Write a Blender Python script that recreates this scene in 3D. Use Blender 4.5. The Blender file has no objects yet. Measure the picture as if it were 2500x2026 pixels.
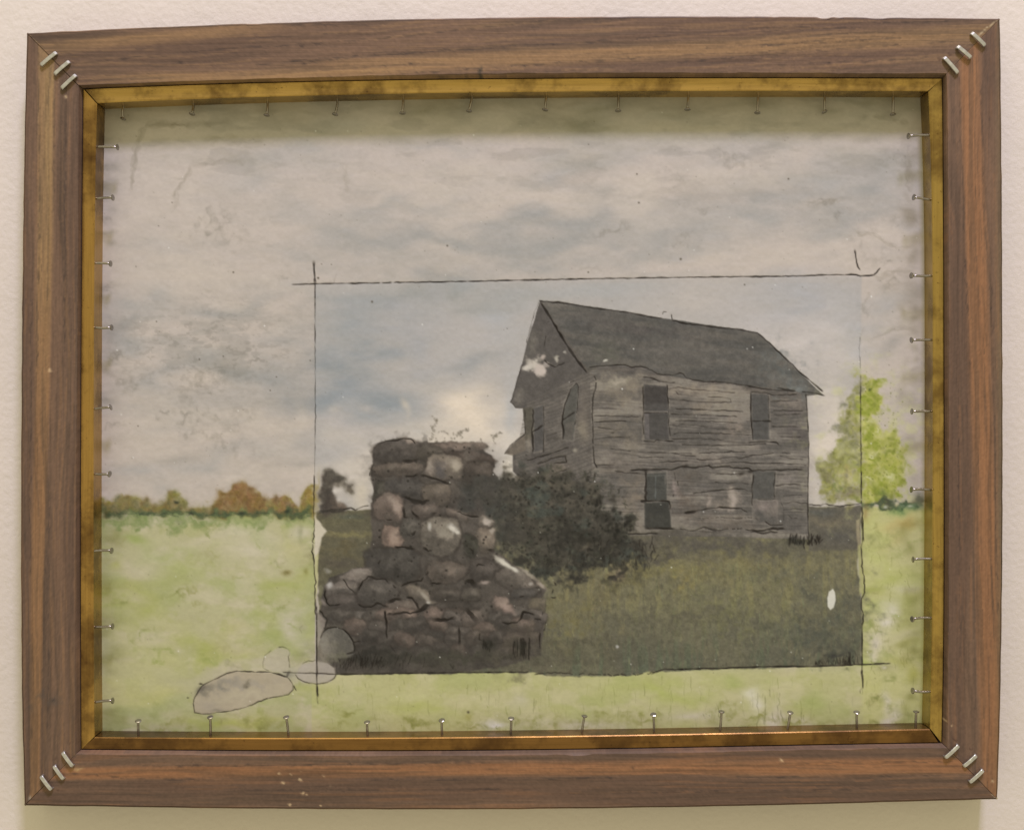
import bpy, math
import numpy as np
from mathutils import Matrix, Vector

# ------------------------------------------------------------------------------------------
# camera, light, exposure
# ------------------------------------------------------------------------------------------
S0 = 0.00022            # metres per photograph pixel on the front plane of the frame (y = 0)
DIST = 0.62             # camera distance to that plane
PCX, PCY, ZC = 1250.0, 1013.0, 1.5
WALL_Y = 0.022

scene = bpy.context.scene
col = scene.collection
cam_d = bpy.data.cameras.new('camera')
cam_d.sensor_width = 36.0
cam_d.lens = 36.0 * DIST / (2500 * S0)
cam_d.clip_start, cam_d.clip_end = 0.01, 50.0
cam = bpy.data.objects.new('camera', cam_d)
cam.location = (0, -DIST, ZC)
cam.rotation_euler = (math.radians(90), 0, 0)
col.objects.link(cam)
scene.camera = cam

world = bpy.data.worlds.new('World')
scene.world = world
world.use_nodes = True
bg = world.node_tree.nodes['Background']
bg.inputs['Color'].default_value = (1.0, 0.845, 0.50, 1)      # warm light of the room all round
bg.inputs['Strength'].default_value = 0.60


def area_light(name, loc, aim, size, power, color, size_y=None, shape='DISK'):
    d = bpy.data.lights.new(name, 'AREA')
    d.shape = shape
    d.size = size
    if size_y:
        d.size_y = size_y
    d.energy = power
    d.color = color
    o = bpy.data.objects.new(name, d)
    o.location = loc
    o.rotation_euler = (Vector(aim) - Vector(loc)).to_track_quat('-Z', 'Y').to_euler()
    col.objects.link(o)
    return o


# the gallery's spot above and a little to the right, and a broad ceiling panel
area_light('track_spot', (0.32, -1.14, ZC + 2.16), (0, 0, ZC), 0.36, 47, (0.86, 0.76, 1.0))
area_light('ceiling_panel', (-0.25, -0.6, ZC + 1.7), (0, 0, ZC), 1.4, 9, (1.0, 0.90, 0.60), 0.9, 'RECTANGLE')

vs = scene.view_settings
vs.view_transform = 'Standard'
vs.look = 'None'
vs.exposure = 0.0
vs.gamma = 1.0
vs.use_curve_mapping = False


def world_pt(px, py, y):
    """photograph pixel + depth behind the frame's front plane -> world point"""
    k = S0 * (DIST + y) / DIST
    return np.array([(px - PCX) * k, y, ZC - (py - PCY) * k])


# >>> PAINT : the encaustic picture is painted stroke by stroke into colour arrays (numpy only)
def srgb2lin(c):
    c = np.asarray(c, dtype=np.float32)
    return np.where(c <= 0.04045, c / 12.92, ((c + 0.055) / 1.055) ** 2.4)


def C(r, g, b):
    return np.array([r, g, b], dtype=np.float32) / 255.0


def sstep(a, b, x):
    t = np.clip((x - a) / (b - a), 0, 1)
    return t * t * (3 - 2 * t)


class Canvas:
    """A paint surface covering a rectangle given in photograph pixels."""

    def __init__(self, x0, y0, x1, y1, s, base):
        self.x0, self.y0, self.s = x0, y0, s
        self.W, self.H = int((x1 - x0) * s) + 1, int((y1 - y0) * s) + 1
        xs = x0 + np.arange(self.W, dtype=np.float32) / s
        ys = y0 + np.arange(self.H, dtype=np.float32) / s
        self.X, self.Y = np.meshgrid(xs, ys)
        self.rgb = np.empty((self.H, self.W, 3), dtype=np.float32)
        self.rgb[:] = base
        self.groove = np.zeros((self.H, self.W), dtype=np.float32)
        self.wx = (self.noise(22, 22, 901, 3) - .5) * 2
        self.wy = (self.noise(22, 22, 902, 3) - .5) * 2
        self.sx = (self.noise(150, 60, 905, 2) - .5) * 2
        self.sy = (self.noise(120, 60, 906, 2) - .5) * 2
        self.big = self.noise(90, 30, 907, 4)
        self.mid = self.noise(16, 16, 904, 3)

    def noise(self, sx, sy, seed, octv=3, X=None, Y=None):
        X = self.X if X is None else X
        Y = self.Y if Y is None else Y
        out = np.zeros_like(X)
        amp, tot = 1.0, 0.0
        for o in range(octv):
            fx = (X - X.min()) / sx
            fy = (Y - Y.min()) / sy
            nx, ny = int(fx.max()) + 3, int(fy.max()) + 3
            lat = np.random.default_rng(seed * 17 + o).random((ny, nx)).astype(np.float32)
            ix, iy = fx.astype(np.int32), fy.astype(np.int32)
            tx, ty = fx - ix, fy - iy
            tx, ty = tx * tx * (3 - 2 * tx), ty * ty * (3 - 2 * ty)
            a = lat[iy, ix] * (1 - tx) + lat[iy, ix + 1] * tx
            b = lat[iy + 1, ix] * (1 - tx) + lat[iy + 1, ix + 1] * tx
            out += amp * (a * (1 - ty) + b * ty)
            tot += amp
            amp *= .55
            sx, sy = sx / 2.1, sy / 2.1
        out /= tot
        return np.clip((out - .5) * (1.25 + .22 * octv) + .5, 0, 1)

    def box(self, xa, ya, xb, yb):
        i0 = max(0, int((xa - self.x0) * self.s)); i1 = min(self.W, int((xb - self.x0) * self.s) + 2)
        j0 = max(0, int((ya - self.y0) * self.s)); j1 = min(self.H, int((yb - self.y0) * self.s) + 2)
        return (slice(j0, max(j0, j1)), slice(i0, max(i0, i1)))

    def mix(self, sl, col, a):
        a = np.clip(a, 0, 1)[..., None]
        self.rgb[sl] = self.rgb[sl] * (1 - a) + col * a

    def wash(self, mask, col):
        self.mix((slice(None), slice(None)), col, mask)

    def blob(self, cx, cy, rx, ry, col, a=.7, rot=0, warp=.25, hard=2.0, grain=0.0, sm=False):
        m = max(rx, ry) * 2.4
        sl = self.box(cx - m, cy - m, cx + m, cy + m)
        X, Y = self.X[sl] - cx, self.Y[sl] - cy
        if X.size == 0:
            return
        k = warp * min(rx, ry) * 1.6
        X = X + (self.sx if sm else self.wx)[sl] * k
        Y = Y + (self.sy if sm else self.wy)[sl] * k
        c, s = math.cos(math.radians(rot)), math.sin(math.radians(rot))
        u, v = (X * c + Y * s) / rx, (-X * s + Y * c) / ry
        al = a * np.exp(-(u * u + v * v) ** (hard / 2))
        if grain:
            al = al * (1 - grain + grain * 2 * (self.big if sm else self.mid)[sl])
        self.mix(sl, col, al)

    def polymask(self, pts, soft=2.0, jit=0.0, pad=6):
        P = np.array(pts, dtype=np.float32)
        pad = pad + soft + jit
        sl = self.box(P[:, 0].min() - pad, P[:, 1].min() - pad, P[:, 0].max() + pad, P[:, 1].max() + pad)
        X, Y = self.X[sl], self.Y[sl]
        if jit:
            X = X + self.wx[sl] * jit
            Y = Y + self.wy[sl] * jit
        inside = np.zeros(X.shape, dtype=bool)
        d2 = np.full(X.shape, 1e9, dtype=np.float32)
        n = len(P)
        for i in range(n):
            ax, ay = P[i]; bx, by = P[(i + 1) % n]
            ex, ey = bx - ax, by - ay
            t = np.clip(((X - ax) * ex + (Y - ay) * ey) / (ex * ex + ey * ey + 1e-9), 0, 1)
            d2 = np.minimum(d2, (X - ax - t * ex) ** 2 + (Y - ay - t * ey) ** 2)
            cr = ((ay > Y) != (by > Y))
            xi = ax + (Y - ay) * ex / (ey if abs(ey) > 1e-6 else 1e-6)
            inside ^= cr & (X < xi)
        sd = np.where(inside, np.sqrt(d2), -np.sqrt(d2))
        return sl, sstep(-soft, soft, sd), sd

    def poly(self, pts, col, a=1.0, soft=2.0, jit=0.0, grain=0.0):
        sl, m, _ = self.polymask(pts, soft, jit)
        m = m * a
        if grain:
            m = m * (1 - grain + grain * 2 * self.mid[sl])
        self.mix(sl, col, m)

    def stroke(self, pts, w, col, a=.85, jit=1.0, seed=0, taper=True, groove=0.0, breaks=0.0, vary=.5):
        rng = np.random.default_rng(seed + int(abs(pts[0][0]) * 7 + abs(pts[0][1]) * 13 + abs(pts[-1][0])))
        P = np.array(pts, dtype=np.float32)
        seg = np.hypot(*np.diff(P, axis=0).T)
        L = np.concatenate([[0], np.cumsum(seg)])
        n = max(4, int(L[-1] * self.s / .55))
        t = np.linspace(0, L[-1], n)
        x, y = np.interp(t, L, P[:, 0]), np.interp(t, L, P[:, 1])
        kn = max(2, int(L[-1] / 9) + 2)
        tj = np.linspace(0, L[-1], kn)
        x = x + np.interp(t, tj, rng.normal(0, jit, kn))
        y = y + np.interp(t, tj, rng.normal(0, jit, kn))
        kv = max(3, int(L[-1] / 14) + 2)
        wv = np.interp(t, np.linspace(0, L[-1], kv), 1 + vary * rng.uniform(-1, 1, kv))
        av = np.interp(t, np.linspace(0, L[-1], kv), 1 - vary * .8 * rng.random(kv))
        if breaks:
            br = np.interp(t, np.linspace(0, L[-1], kn * 2), rng.random(kn * 2))
            av = av * (br > breaks)
        if taper:
            av = av * np.clip(np.minimum(t, L[-1] - t) / max(3.0, w * 1.5) + .25, 0, 1)
        self._stamp(x, y, w * wv / 2, av, col, a, groove)

    def _stamp(self, x, y, r, av, col, a, groove=0.0):
        s = self.s
        cx, cy, rr = (x - self.x0) * s, (y - self.y0) * s, np.maximum(r * s, .32)
        k = int(math.ceil(float(rr.max()) + 1.2))
        oy, ox = np.mgrid[-k:k + 1, -k:k + 1]
        ix, iy = np.round(cx).astype(int), np.round(cy).astype(int)
        px = ix[:, None] + ox.ravel()[None]
        py = iy[:, None] + oy.ravel()[None]
        d = np.hypot(px - cx[:, None], py - cy[:, None])
        al = np.clip(rr[:, None] + .55 - d, 0, 1) * np.minimum(1, (r * s / .5))[:, None].clip(.35, 1) * np.asarray(av)[:, None]
        ok = (px >= 0) & (py >= 0) & (px < self.W) & (py < self.H) & (al > 0)
        if not ok.any():
            return
        px, py, al = px[ok], py[ok], al[ok]
        x0, x1, y0, y1 = px.min(), px.max() + 1, py.min(), py.max() + 1
        m = np.zeros((y1 - y0, x1 - x0), dtype=np.float32)
        np.maximum.at(m, (py - y0, px - x0), al)
        sl = (slice(y0, y1), slice(x0, x1))
        self.mix(sl, col, m * a)
        if groove:
            self.groove[sl] = np.maximum(self.groove[sl], m * groove)

    def dabs(self, pts, n, r0, r1, cols, a=.6, seed=1, jit=3, soft=1.4):
        """scatter n soft dabs of paint inside a polygon"""
        rng = np.random.default_rng(seed)
        sl, m, sd = self.polymask(pts, 1.0, jit)
        js, is_ = np.nonzero(m > .5)
        if len(js) == 0:
            return
        for q in rng.integers(0, len(js), n):
            x = self.X[sl][js[q], is_[q]]; y = self.Y[sl][js[q], is_[q]]
            r = rng.uniform(r0, r1)
            col = cols[rng.integers(len(cols))] * rng.uniform(.92, 1.08)
            self.blob(x, y, r * rng.uniform(.8, 1.5), r, col, a * rng.uniform(.5, 1), rng.uniform(0, 180), .5, soft)

    def dots(self, n, xa, ya, xb, yb, r0, r1, col, a, seed, where=None):
        rng = np.random.default_rng(seed)
        x, y = rng.uniform(xa, xb, n), rng.uniform(ya, yb, n)
        if where is not None:
            keep = where(x, y)
            x, y = x[keep], y[keep]
        if len(x):
            self._stamp(x, y, rng.uniform(r0, r1, len(x)), rng.uniform(.4, 1, len(x)), col, a)


INK = C(38, 33, 28)


def paint_picture(s=.5):
    cv = Canvas(222, 206, 2286, 1822, s, C(198, 183, 170))
    B, S, P = cv.blob, cv.stroke, cv.poly
    X, Y = cv.X, cv.Y

    def ink(pts, w=2.2, a=.85, jit=.9, groove=.8, **k):
        S(pts, w * 1.08, INK, min(1, a * 1.08), jit * .8, groove=groove, **k)

    # ---- sky: warm wax ground with cool washes -------------------------------------------
    n1 = cv.noise(320, 110, 1, 4)
    n2 = cv.noise(150, 60, 2, 4)
    n3 = cv.noise(60, 26, 3, 3)
    cv.wash(sstep(.5, .9, n1) * .45, C(172, 168, 162))
    cv.wash(sstep(.55, .95, n2) * .3, C(205, 190, 172))
    cv.wash(sstep(.55, .95, n3) * .16, C(164, 158, 148))
    blue, grey, cool = C(155, 156, 153), C(154, 149, 141), C(167, 166, 163)
    for cx, cy, rx, ry, rot, col, a in [
        (1170, 600, 330, 48, -3, blue, .6), (960, 495, 110, 30, -8, blue, .55), (905, 590, 90, 40, -10, blue, .45),
        (1330, 425, 120, 26, -12, cool, .6), (1450, 395, 80, 18, 0, cool, .5), (1420, 555, 120, 36, -6, blue, .55),
        (1330, 590, 160, 40, 0, blue, .5), (1640, 590, 150, 42, -8, blue, .45), (1880, 470, 120, 40, -22, blue, .5),
        (1830, 510, 90, 22, -8, blue, .4), (2060, 510, 130, 40, -8, blue, .5), (2130, 440, 66, 36, -30, blue, .5),
        (1990, 440, 120, 32, -28, cool, .5), (2020, 550, 90, 30, -10, blue, .35), (1700, 480, 130, 26, -4, grey, .3),
        (585, 745, 95, 28, -14, blue, .42), (520, 762, 80, 18, -10, blue, .4), (330, 745, 90, 34, 8, cool, .55),
        (320, 815, 60, 30, -35, cool, .7), (300, 805, 40, 16, -20, grey, .5), (560, 880, 130, 34, -6, blue, .6),
        (650, 905, 110, 36, 8, blue, .5), (400, 912, 90, 24, -10, C(150, 154, 157), .6), (700, 945, 60, 36, 25, C(148, 151, 153), .6),
        (640, 1090, 130, 26, -8, cool, .35), (700, 1140, 90, 26, -30, grey, .4), (500, 1130, 110, 24, -8, cool, .45),
        (340, 1170, 80, 30, 10, cool, .5), (440, 1110, 60, 14, -10, grey, .4), (420, 620, 120, 26, -6, cool, .25),
        (650, 430, 120, 40, -20, cool, .35), (780, 410, 70, 34, 0, cool, .4), (1080, 350, 90, 34, 0, cool, .5),
        (2210, 735, 90, 24, -20, grey, .35), (2140, 760, 60, 24, -30, cool, .45), (2160, 840, 50, 16, -25, grey, .5),
        (2220, 560, 60, 20, 0, cool, .35), (1620, 730, 160, 28, 0, cool, .4), (1800, 700, 140, 22, 0, grey, .25),
    ]:
        B(cx, cy, rx, ry, col, a, rot, .7, 1.7, .35, True)
    for cx, cy, rx, ry, a in [(300, 560, 110, 60, .4), (480, 420, 90, 40, .45), (430, 520, 70, 70, .3), (1000, 330, 140, 30, .35),
                              (1100, 440, 160, 32, .35), (1560, 470, 120, 30, .35), (1760, 400, 120, 50, .35), (1900, 640, 160, 40, .4),
                              (480, 690, 110, 30, .4), (290, 880, 40, 24, .55), (300, 1020, 80, 60, .4), (520, 1000, 150, 40, .4),
                              (700, 720, 40, 40, .45), (720, 1000, 30, 80, .4), (640, 1180, 90, 40, .45), (2200, 800, 60, 60, .4),
                              (2190, 900, 60, 60, .3), (2160, 620, 60, 40, .3), (1330, 480, 120, 24, .3), (1480, 340, 160, 24, .3)]:
        B(cx, cy, rx, ry, C(206, 191, 174), a * 1.2, 0, .9, 2, .5, True)
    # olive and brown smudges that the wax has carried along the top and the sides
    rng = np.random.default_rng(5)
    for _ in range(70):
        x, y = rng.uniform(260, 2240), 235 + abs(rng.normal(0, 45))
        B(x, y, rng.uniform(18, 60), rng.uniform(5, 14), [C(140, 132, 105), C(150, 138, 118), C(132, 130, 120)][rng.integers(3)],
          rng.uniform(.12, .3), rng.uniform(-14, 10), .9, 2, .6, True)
    for pts, w, a in [([(430, 303), (362, 300), (345, 325), (330, 370), (322, 430), (321, 470)], 7, .4),
                      ([(360, 303), (420, 304), (480, 303), (560, 300)], 7, .35), ([(415, 304), (440, 309), (462, 307)], 5, .6),
                      ([(500, 345), (540, 338), (590, 346), (640, 345)], 10, .3), ([(470, 408), (500, 399), (545, 396), (600, 398)], 8, .33),
                      ([(466, 410), (450, 440), (436, 458), (424, 478)], 5, .38), ([(428, 470), (432, 490), (425, 510)], 6, .2),
                      ([(2132, 285), (2170, 290), (2215, 305)], 6, .45), ([(2080, 300), (2120, 285)], 5, .25),
                      ([(2090, 569), (2130, 573), (2160, 590), (2190, 601)], 4, .4), ([(2190, 605), (2225, 602)], 3, .2),
                      ([(2136, 672), (2150, 682), (2165, 668), (2195, 664), (2225, 668)], 8, .3), ([(2123, 714), (2112, 735), (2106, 748)], 3, .4),
                      ([(2110, 798), (2101, 818), (2099, 842)], 3, .45), ([(2115, 835), (2150, 818), (2180, 803), (2230, 798)], 7, .35),
                      ([(2215, 378), (2222, 400), (2216, 430), (2224, 470)], 6, .35), ([(1995, 500), (2010, 492), (2060, 485)], 7, .35),
                      ([(760, 395), (842, 400)], 3, .12), ([(842, 400), (845, 450), (848, 468)], 5, .22)]:
        for q in range(3):
            S([(x + rng.normal(0, 2), y + rng.normal(0, 2)) for x, y in pts], w * (.5 + .55 * q), C(126, 115, 90), a * .42, 2.5, vary=.9, seed=q)
    for x, y, rx, ry, a in [(540, 542, 14, 20, .4), (505, 575, 22, 14, .45), (560, 590, 30, 12, .25), (445, 1010, 18, 20, .5), (540, 1055, 34, 18, .4),
                            (600, 1010, 20, 10, .25), (500, 935, 34, 16, .4), (300, 940, 14, 8, .45), (330, 930, 12, 9, .4), (590, 798, 12, 6, .4),
                            (630, 885, 18, 7, .5), (520, 893, 20, 6, .4), (560, 905, 34, 10, .3), (690, 668, 8, 8, .4), (275, 868, 20, 6, .6),
                            (255, 415, 14, 6, .5), (255, 545, 16, 10, .45), (272, 640, 18, 8, .2), (262, 700, 16, 5, .5), (265, 1045, 20, 8, .5),
                            (2000, 495, 10, 8, .5), (2040, 528, 5, 6, .55), (1800, 395, 26, 10, .4), (1660, 590, 16, 10, .4), (1490, 565, 24, 8, .4),
                            (1460, 405, 12, 5, .5), (1715, 512, 12, 6, .4), (1650, 440, 16, 8, .35), (2200, 385, 24, 9, .4), (2215, 540, 26, 7, .4),
                            (2168, 640, 14, 6, .4), (2175, 690, 20, 7, .5), (2120, 750, 14, 8, .45), (2112, 600, 12, 40, .2), (1440, 655, 14, 6, .35)]:
        B(x, y, rx * 1.5, ry * 1.2, C(124, 117, 102), a * .62, rng.uniform(-15, 15), 1.2, 1.8, .6)

    smoke = np.exp(-((X - 520) / 260) ** 2 - ((Y - 850) / 110) ** 2)
    cv.wash(smoke * sstep(.4, .8, cv.noise(70, 26, 13, 4)) * .4, C(146, 143, 134))
    cv.wash(smoke * sstep(.6, .85, cv.noise(16, 9, 14, 3)) * .22, C(112, 106, 94))
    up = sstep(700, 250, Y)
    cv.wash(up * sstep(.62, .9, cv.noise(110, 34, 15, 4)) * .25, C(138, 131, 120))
    # ---- the photograph at the heart of the picture: cooler sky inside the cropped corner ----
    crop = [(767, 692), (1180, 687), (2104, 674), (2102, 1000), (2104, 1240), (2104, 1240), (1500, 1250), (768, 1256)]
    sl, m, _ = cv.polymask(crop, 2.5, .6)
    cv.mix(sl, C(176, 171, 166), m * .72)
    for cx, cy, rx, ry, rot, col, a in [
        (860, 900, 130, 100, 20, C(146, 150, 152), .75), (830, 960, 90, 40, 0, C(148, 152, 155), .6), (1060, 720, 260, 44, -4, C(154, 153, 147), .7),
        (830, 760, 90, 70, 0, C(158, 160, 160), .6), (1010, 800, 110, 70, 30, C(164, 164, 166), .5), (1170, 878, 90, 16, -14, C(152, 153, 153), .6),
        (930, 1000, 120, 40, 0, C(158, 162, 165), .6), (1230, 760, 70, 70, 0, C(172, 173, 174), .5), (880, 1060, 110, 40, 0, C(184, 176, 172), .5),
        (1960, 870, 100, 70, 0, C(206, 195, 186), .7), (1900, 800, 120, 50, 0, C(198, 188, 182), .5), (1980, 760, 110, 60, 0, C(172, 171, 172), .6), (2060, 820, 40, 60, 0, C(184, 180, 176), .4),
        (1450, 700, 160, 22, 0, C(172, 170, 166), .5), (1700, 735, 120, 40, 0, C(196, 184, 172), .5)]:
        B(cx, cy, rx, ry, col, a, rot, .6, 2, .35, True)
    for cx, cy, rx, ry, rot, col, a in [
        (1140, 800, 90, 40, 10, C(188, 180, 174), .5), (1140, 1000, 80, 80, 0, C(230, 213, 192), .95), (1090, 1060, 130, 40, 0, C(220, 206, 188), .8),
        (1240, 1060, 40, 70, 0, C(222, 210, 196), .75), (985, 985, 9, 18, -25, C(200, 188, 172), .8), (996, 1008, 6, 14, 0, C(198, 188, 174), .5),
        (893, 992, 20, 12, 0, C(192, 182, 172), .6), (822, 1000, 17, 13, 0, C(192, 182, 172), .65), (850, 1160, 70, 80, 0, C(216, 203, 188), .8),
        (890, 1210, 24, 40, 0, C(212, 198, 176), .8), (2040, 1080, 60, 150, 0, C(220, 206, 190), .9), (1985, 1200, 14, 60, 0, C(208, 196, 182), .7),
        (1260, 930, 26, 80, 0, C(182, 178, 174), .5), (1247, 1010, 14, 40, 0, C(176, 178, 180), .5), (1235, 1135, 18, 20, 0, C(220, 208, 188), .9),
        (700, 800, 30, 30, 0, C(196, 184, 168), .3)]:
        B(cx, cy, rx, ry, col, a, rot, .35, 2, .2, True)

    grey_l = cv.rgb.mean(axis=2, keepdims=True)
    cv.rgb += (grey_l * np.array([1.062, 1.0, .938], dtype=np.float32) - cv.rgb) * np.where((X > 769) & (X < 2102) & (Y > 690) & (Y < 1250), .06, .36)[..., None]
    cv.rgb *= np.array([.955, .945, .93], dtype=np.float32)
    shade_fade = sstep(460, 250, Y + (cv.noise(170, 60, 16, 4) - .5) * 190)
    cv.wash(shade_fade * .22, C(150, 143, 122))  # ragged painted fade at the lower edge of the top rail's shadow
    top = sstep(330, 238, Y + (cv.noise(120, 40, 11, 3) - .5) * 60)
    cv.wash(top * .32 * (.4 + .8 * cv.noise(150, 30, 12, 3)), C(120, 112, 94))  # olive paint that deepens the shadow under the top rail

    # ---- pale fields round the crop -------------------------------------------------------
    hy = 1262 + (cv.noise(40, 40, 21, 2) - .5) * 14 + (X - 250) * -.012
    outside = (1 - np.where((X > 768) & (X < 2104) & (Y < 1646 - (X - 768) * .0172), 1, 0)).astype(np.float32)
    fld = sstep(-8, 10, Y - hy) * outside
    left = sstep(0, 40, 800 - X)
    cv.wash(fld, C(178, 170, 130))
    g1, g2, g3 = cv.noise(150, 90, 22, 4), cv.noise(90, 50, 23, 4), cv.noise(34, 34, 24, 3)
    cv.wash(fld * sstep(.45, .85, g1) * .75, C(160, 161, 110))
    cv.wash(fld * sstep(.5, .9, g2) * .75, C(192, 179, 150))
    cv.wash(fld * sstep(.55, .9, g3) * .3, C(160, 160, 100))
    right = sstep(2096, 2112, X) * fld
    low = sstep(1622, 1650, Y) * fld * (X > 760)
    cv.wash(right * .45, C(190, 186, 112))
    cv.wash(low * .4, C(186, 180, 118))
    for cx, cy, rx, ry, rot, col, a in [
        (640, 1310, 60, 24, -6, C(192, 180, 152), .8), (460, 1340, 80, 30, 0, C(190, 178, 146), .7), (600, 1345, 70, 30, 10, C(194, 182, 154), .7),
        (335, 1385, 60, 20, 0, C(192, 179, 150), .8), (735, 1280, 24, 16, 0, C(198, 186, 164), .8), (730, 1345, 34, 60, 0, C(188, 178, 130), .5),
        (420, 1360, 60, 40, 30, C(152, 158, 100), .5), (330, 1300, 60, 26, 10, C(150, 158, 94), .6), (590, 1290, 60, 20, 25, C(146, 156, 92), .6),
        (400, 1440, 110, 40, 0, C(164, 164, 108), .6), (310, 1460, 40, 60, 0, C(160, 160, 82), .6), (380, 1480, 90, 40, 0, C(156, 158, 104), .5),
        (560, 1420, 50, 18, 0, C(150, 156, 98), .5), (690, 1400, 60, 24, 0, C(158, 160, 96), .6), (700, 1500, 60, 26, 20, C(158, 162, 96), .6),
        (620, 1520, 50, 30, 0, C(152, 158, 96), .5), (740, 1520, 26, 60, 0, C(190, 178, 156), .8), (560, 1560, 60, 30, 0, C(184, 172, 132), .6),
        (500, 1590, 120, 30, 0, C(160, 162, 88), .5), (320, 1600, 60, 60, 0, C(184, 176, 124), .5), (350, 1680, 70, 30, 0, C(188, 180, 116), .5),
        (740, 1700, 60, 20, 0, C(158, 162, 90), .5), (560, 1765, 130, 14, 0, C(164, 166, 82), .6), (850, 1710, 60, 30, 0, C(180, 174, 130), .5),
        (1000, 1690, 80, 30, 0, C(186, 180, 126), .5), (1030, 1750, 80, 26, 0, C(170, 172, 96), .5), (1200, 1765, 26, 8, 0, C(218, 208, 196), .9),
        (1258, 1705, 22, 14, 0, C(196, 184, 160), .7), (1420, 1760, 110, 16, 0, C(196, 184, 158), .8), (1600, 1700, 120, 24, 0, C(166, 170, 96), .5),
        (1690, 1755, 60, 16, 0, C(196, 184, 160), .7), (1832, 1715, 16, 26, 10, C(216, 206, 188), .9), (1870, 1750, 26, 26, 0, C(212, 200, 184), .8),
        (1890, 1730, 24, 40, 0, C(206, 192, 176), .7), (2000, 1710, 50, 26, 0, C(154, 160, 96), .6), (1960, 1755, 40, 14, 0, C(196, 186, 160), .6),
        (2165, 1742, 24, 24, 0, C(214, 200, 184), .85), (2155, 1715, 10, 30, 0, C(212, 198, 182), .6), (1780, 1690, 26, 18, 0, C(156, 162, 96), .5),
        (2195, 1440, 30, 26, 0, C(210, 198, 178), .85), (2160, 1500, 26, 20, -30, C(214, 202, 184), .85), (2145, 1575, 20, 50, 0, C(210, 196, 176), .8),
        (2180, 1550, 30, 30, 0, C(198, 186, 150), .5), (2160, 1330, 60, 40, 0, C(186, 186, 116), .5), (2150, 1400, 50, 40, 0, C(168, 172, 96), .5),
        (2210, 1290, 30, 30, 0, C(186, 168, 112), .5), (2200, 1600, 30, 30, 0, C(160, 156, 80), .5), (2225, 1400, 16, 26, 0, C(150, 150, 96), .4),
        (2130, 1445, 26, 10, 0, C(148, 150, 82), .5), (2215, 1480, 16, 12, 0, C(140, 140, 76), .5), (2215, 1565, 30, 8, -15, C(140, 134, 80), .5),
        (2110, 1620, 16, 26, 0, C(160, 170, 96), .4)]:
        B(cx, cy, rx, ry, col, a, rot, .9, 2, .4, True)
    # vertical grass scratches in the lower band and the right strip
    for _ in range(230):
        x, y = rng.uniform(800, 2235), rng.uniform(1650, 1770)
        h = rng.uniform(8, 40)
        S([(x, y), (x + rng.normal(0, 2), y + h)], rng.uniform(.8, 1.9), [C(116, 120, 66), C(128, 130, 76), C(98, 98, 62)][rng.integers(3)], rng.uniform(.2, .55), 1.0, seed=_)
    for _ in range(60):
        x, y = rng.uniform(2112, 2240), rng.uniform(1320, 1640)
        S([(x, y), (x + rng.normal(0, 3), y + rng.uniform(6, 26))], rng.uniform(1, 2.2), C(112, 112, 62), rng.uniform(.2, .5), 1.6, seed=_)
    for pts in [[(1880, 1682), (1880, 1700)], [(1905, 1690), (1900, 1716), (1898, 1740), (1902, 1765)], [(1908, 1735), (1912, 1760)],
                [(1870, 1700), (1868, 1740), (1866, 1770)], [(1850, 1690), (1850, 1730), (1849, 1775)]]:
        S(pts, 1.5, C(92, 92, 60), .6, 1.5)

    # smudgy dark edges where the wax is dirty under the liner
    for _ in range(46):
        y = rng.uniform(330, 1770)
        field = y > 1275
        B(256 + abs(rng.normal(0, 14)), y, rng.uniform(10, 34), rng.uniform(5, 16), C(128, 124, 78) if field else C(138, 130, 116), rng.uniform(.15, .4), rng.uniform(-12, 12), .6, 2, .4, True)
    for _ in range(60):
        y = rng.uniform(330, 1770)
        field = y > 1255
        B(2236 - abs(rng.normal(0, 18)), y, rng.uniform(8, 26), rng.uniform(6, 26), C(118, 114, 66) if field else C(138, 126, 108), rng.uniform(.15, .4), rng.uniform(-25, 25), .6, 2, .4, True)
    for _ in range(70):
        x = rng.uniform(260, 2240)
        B(x, 1778 - abs(rng.normal(0, 14)), rng.uniform(12, 40), rng.uniform(4, 12), C(134, 132, 76), rng.uniform(.15, .45), rng.uniform(-10, 10), 1.2, 2, .8)
    for _ in range(60):
        x, y = (rng.uniform(260, 760), rng.uniform(1290, 1770)) if _ % 2 else (rng.uniform(2112, 2240), rng.uniform(1280, 1770))
        B(x, y, rng.uniform(8, 30), rng.uniform(4, 12), [C(140, 146, 84), C(146, 140, 92), C(130, 132, 80)][_ % 3], rng.uniform(.15, .4), rng.uniform(-20, 20), 1.4, 2, .9)

    # ---- hedge and trees on the left horizon -----------------------------------------------
    brown, olive, rust, dk = C(126, 104, 66), C(132, 124, 60), C(138, 104, 74), C(84, 88, 62)
    P([(244, 1248), (250, 1222), (300, 1214), (345, 1226), (400, 1224), (425, 1206), (440, 1218), (460, 1232), (520, 1236), (528, 1220),
       (545, 1196), (575, 1182), (605, 1190), (630, 1206), (650, 1226), (672, 1212), (690, 1210), (712, 1226), (735, 1242), (745, 1210),
       (766, 1180), (768, 1258), (244, 1262)], C(146, 128, 84), .75, 7, 9, .5)
    cv.dabs([(244, 1256), (250, 1220), (400, 1222), (425, 1205), (460, 1232), (520, 1238), (520, 1258)], 300, 2.5, 7, [brown, olive, dk, C(112, 106, 76)], .55, 31, 6)
    cv.dabs([(520, 1258), (524, 1225), (548, 1196), (575, 1182), (608, 1190), (634, 1214), (650, 1258)], 300, 2.5, 7, [brown, rust, C(110, 86, 60), C(120, 98, 50)], .6, 32, 5)
    cv.dabs([(645, 1258), (668, 1215), (692, 1208), (720, 1232), (740, 1258)], 150, 2.5, 6, [brown, rust, olive, C(104, 84, 60)], .6, 33, 5)
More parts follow.
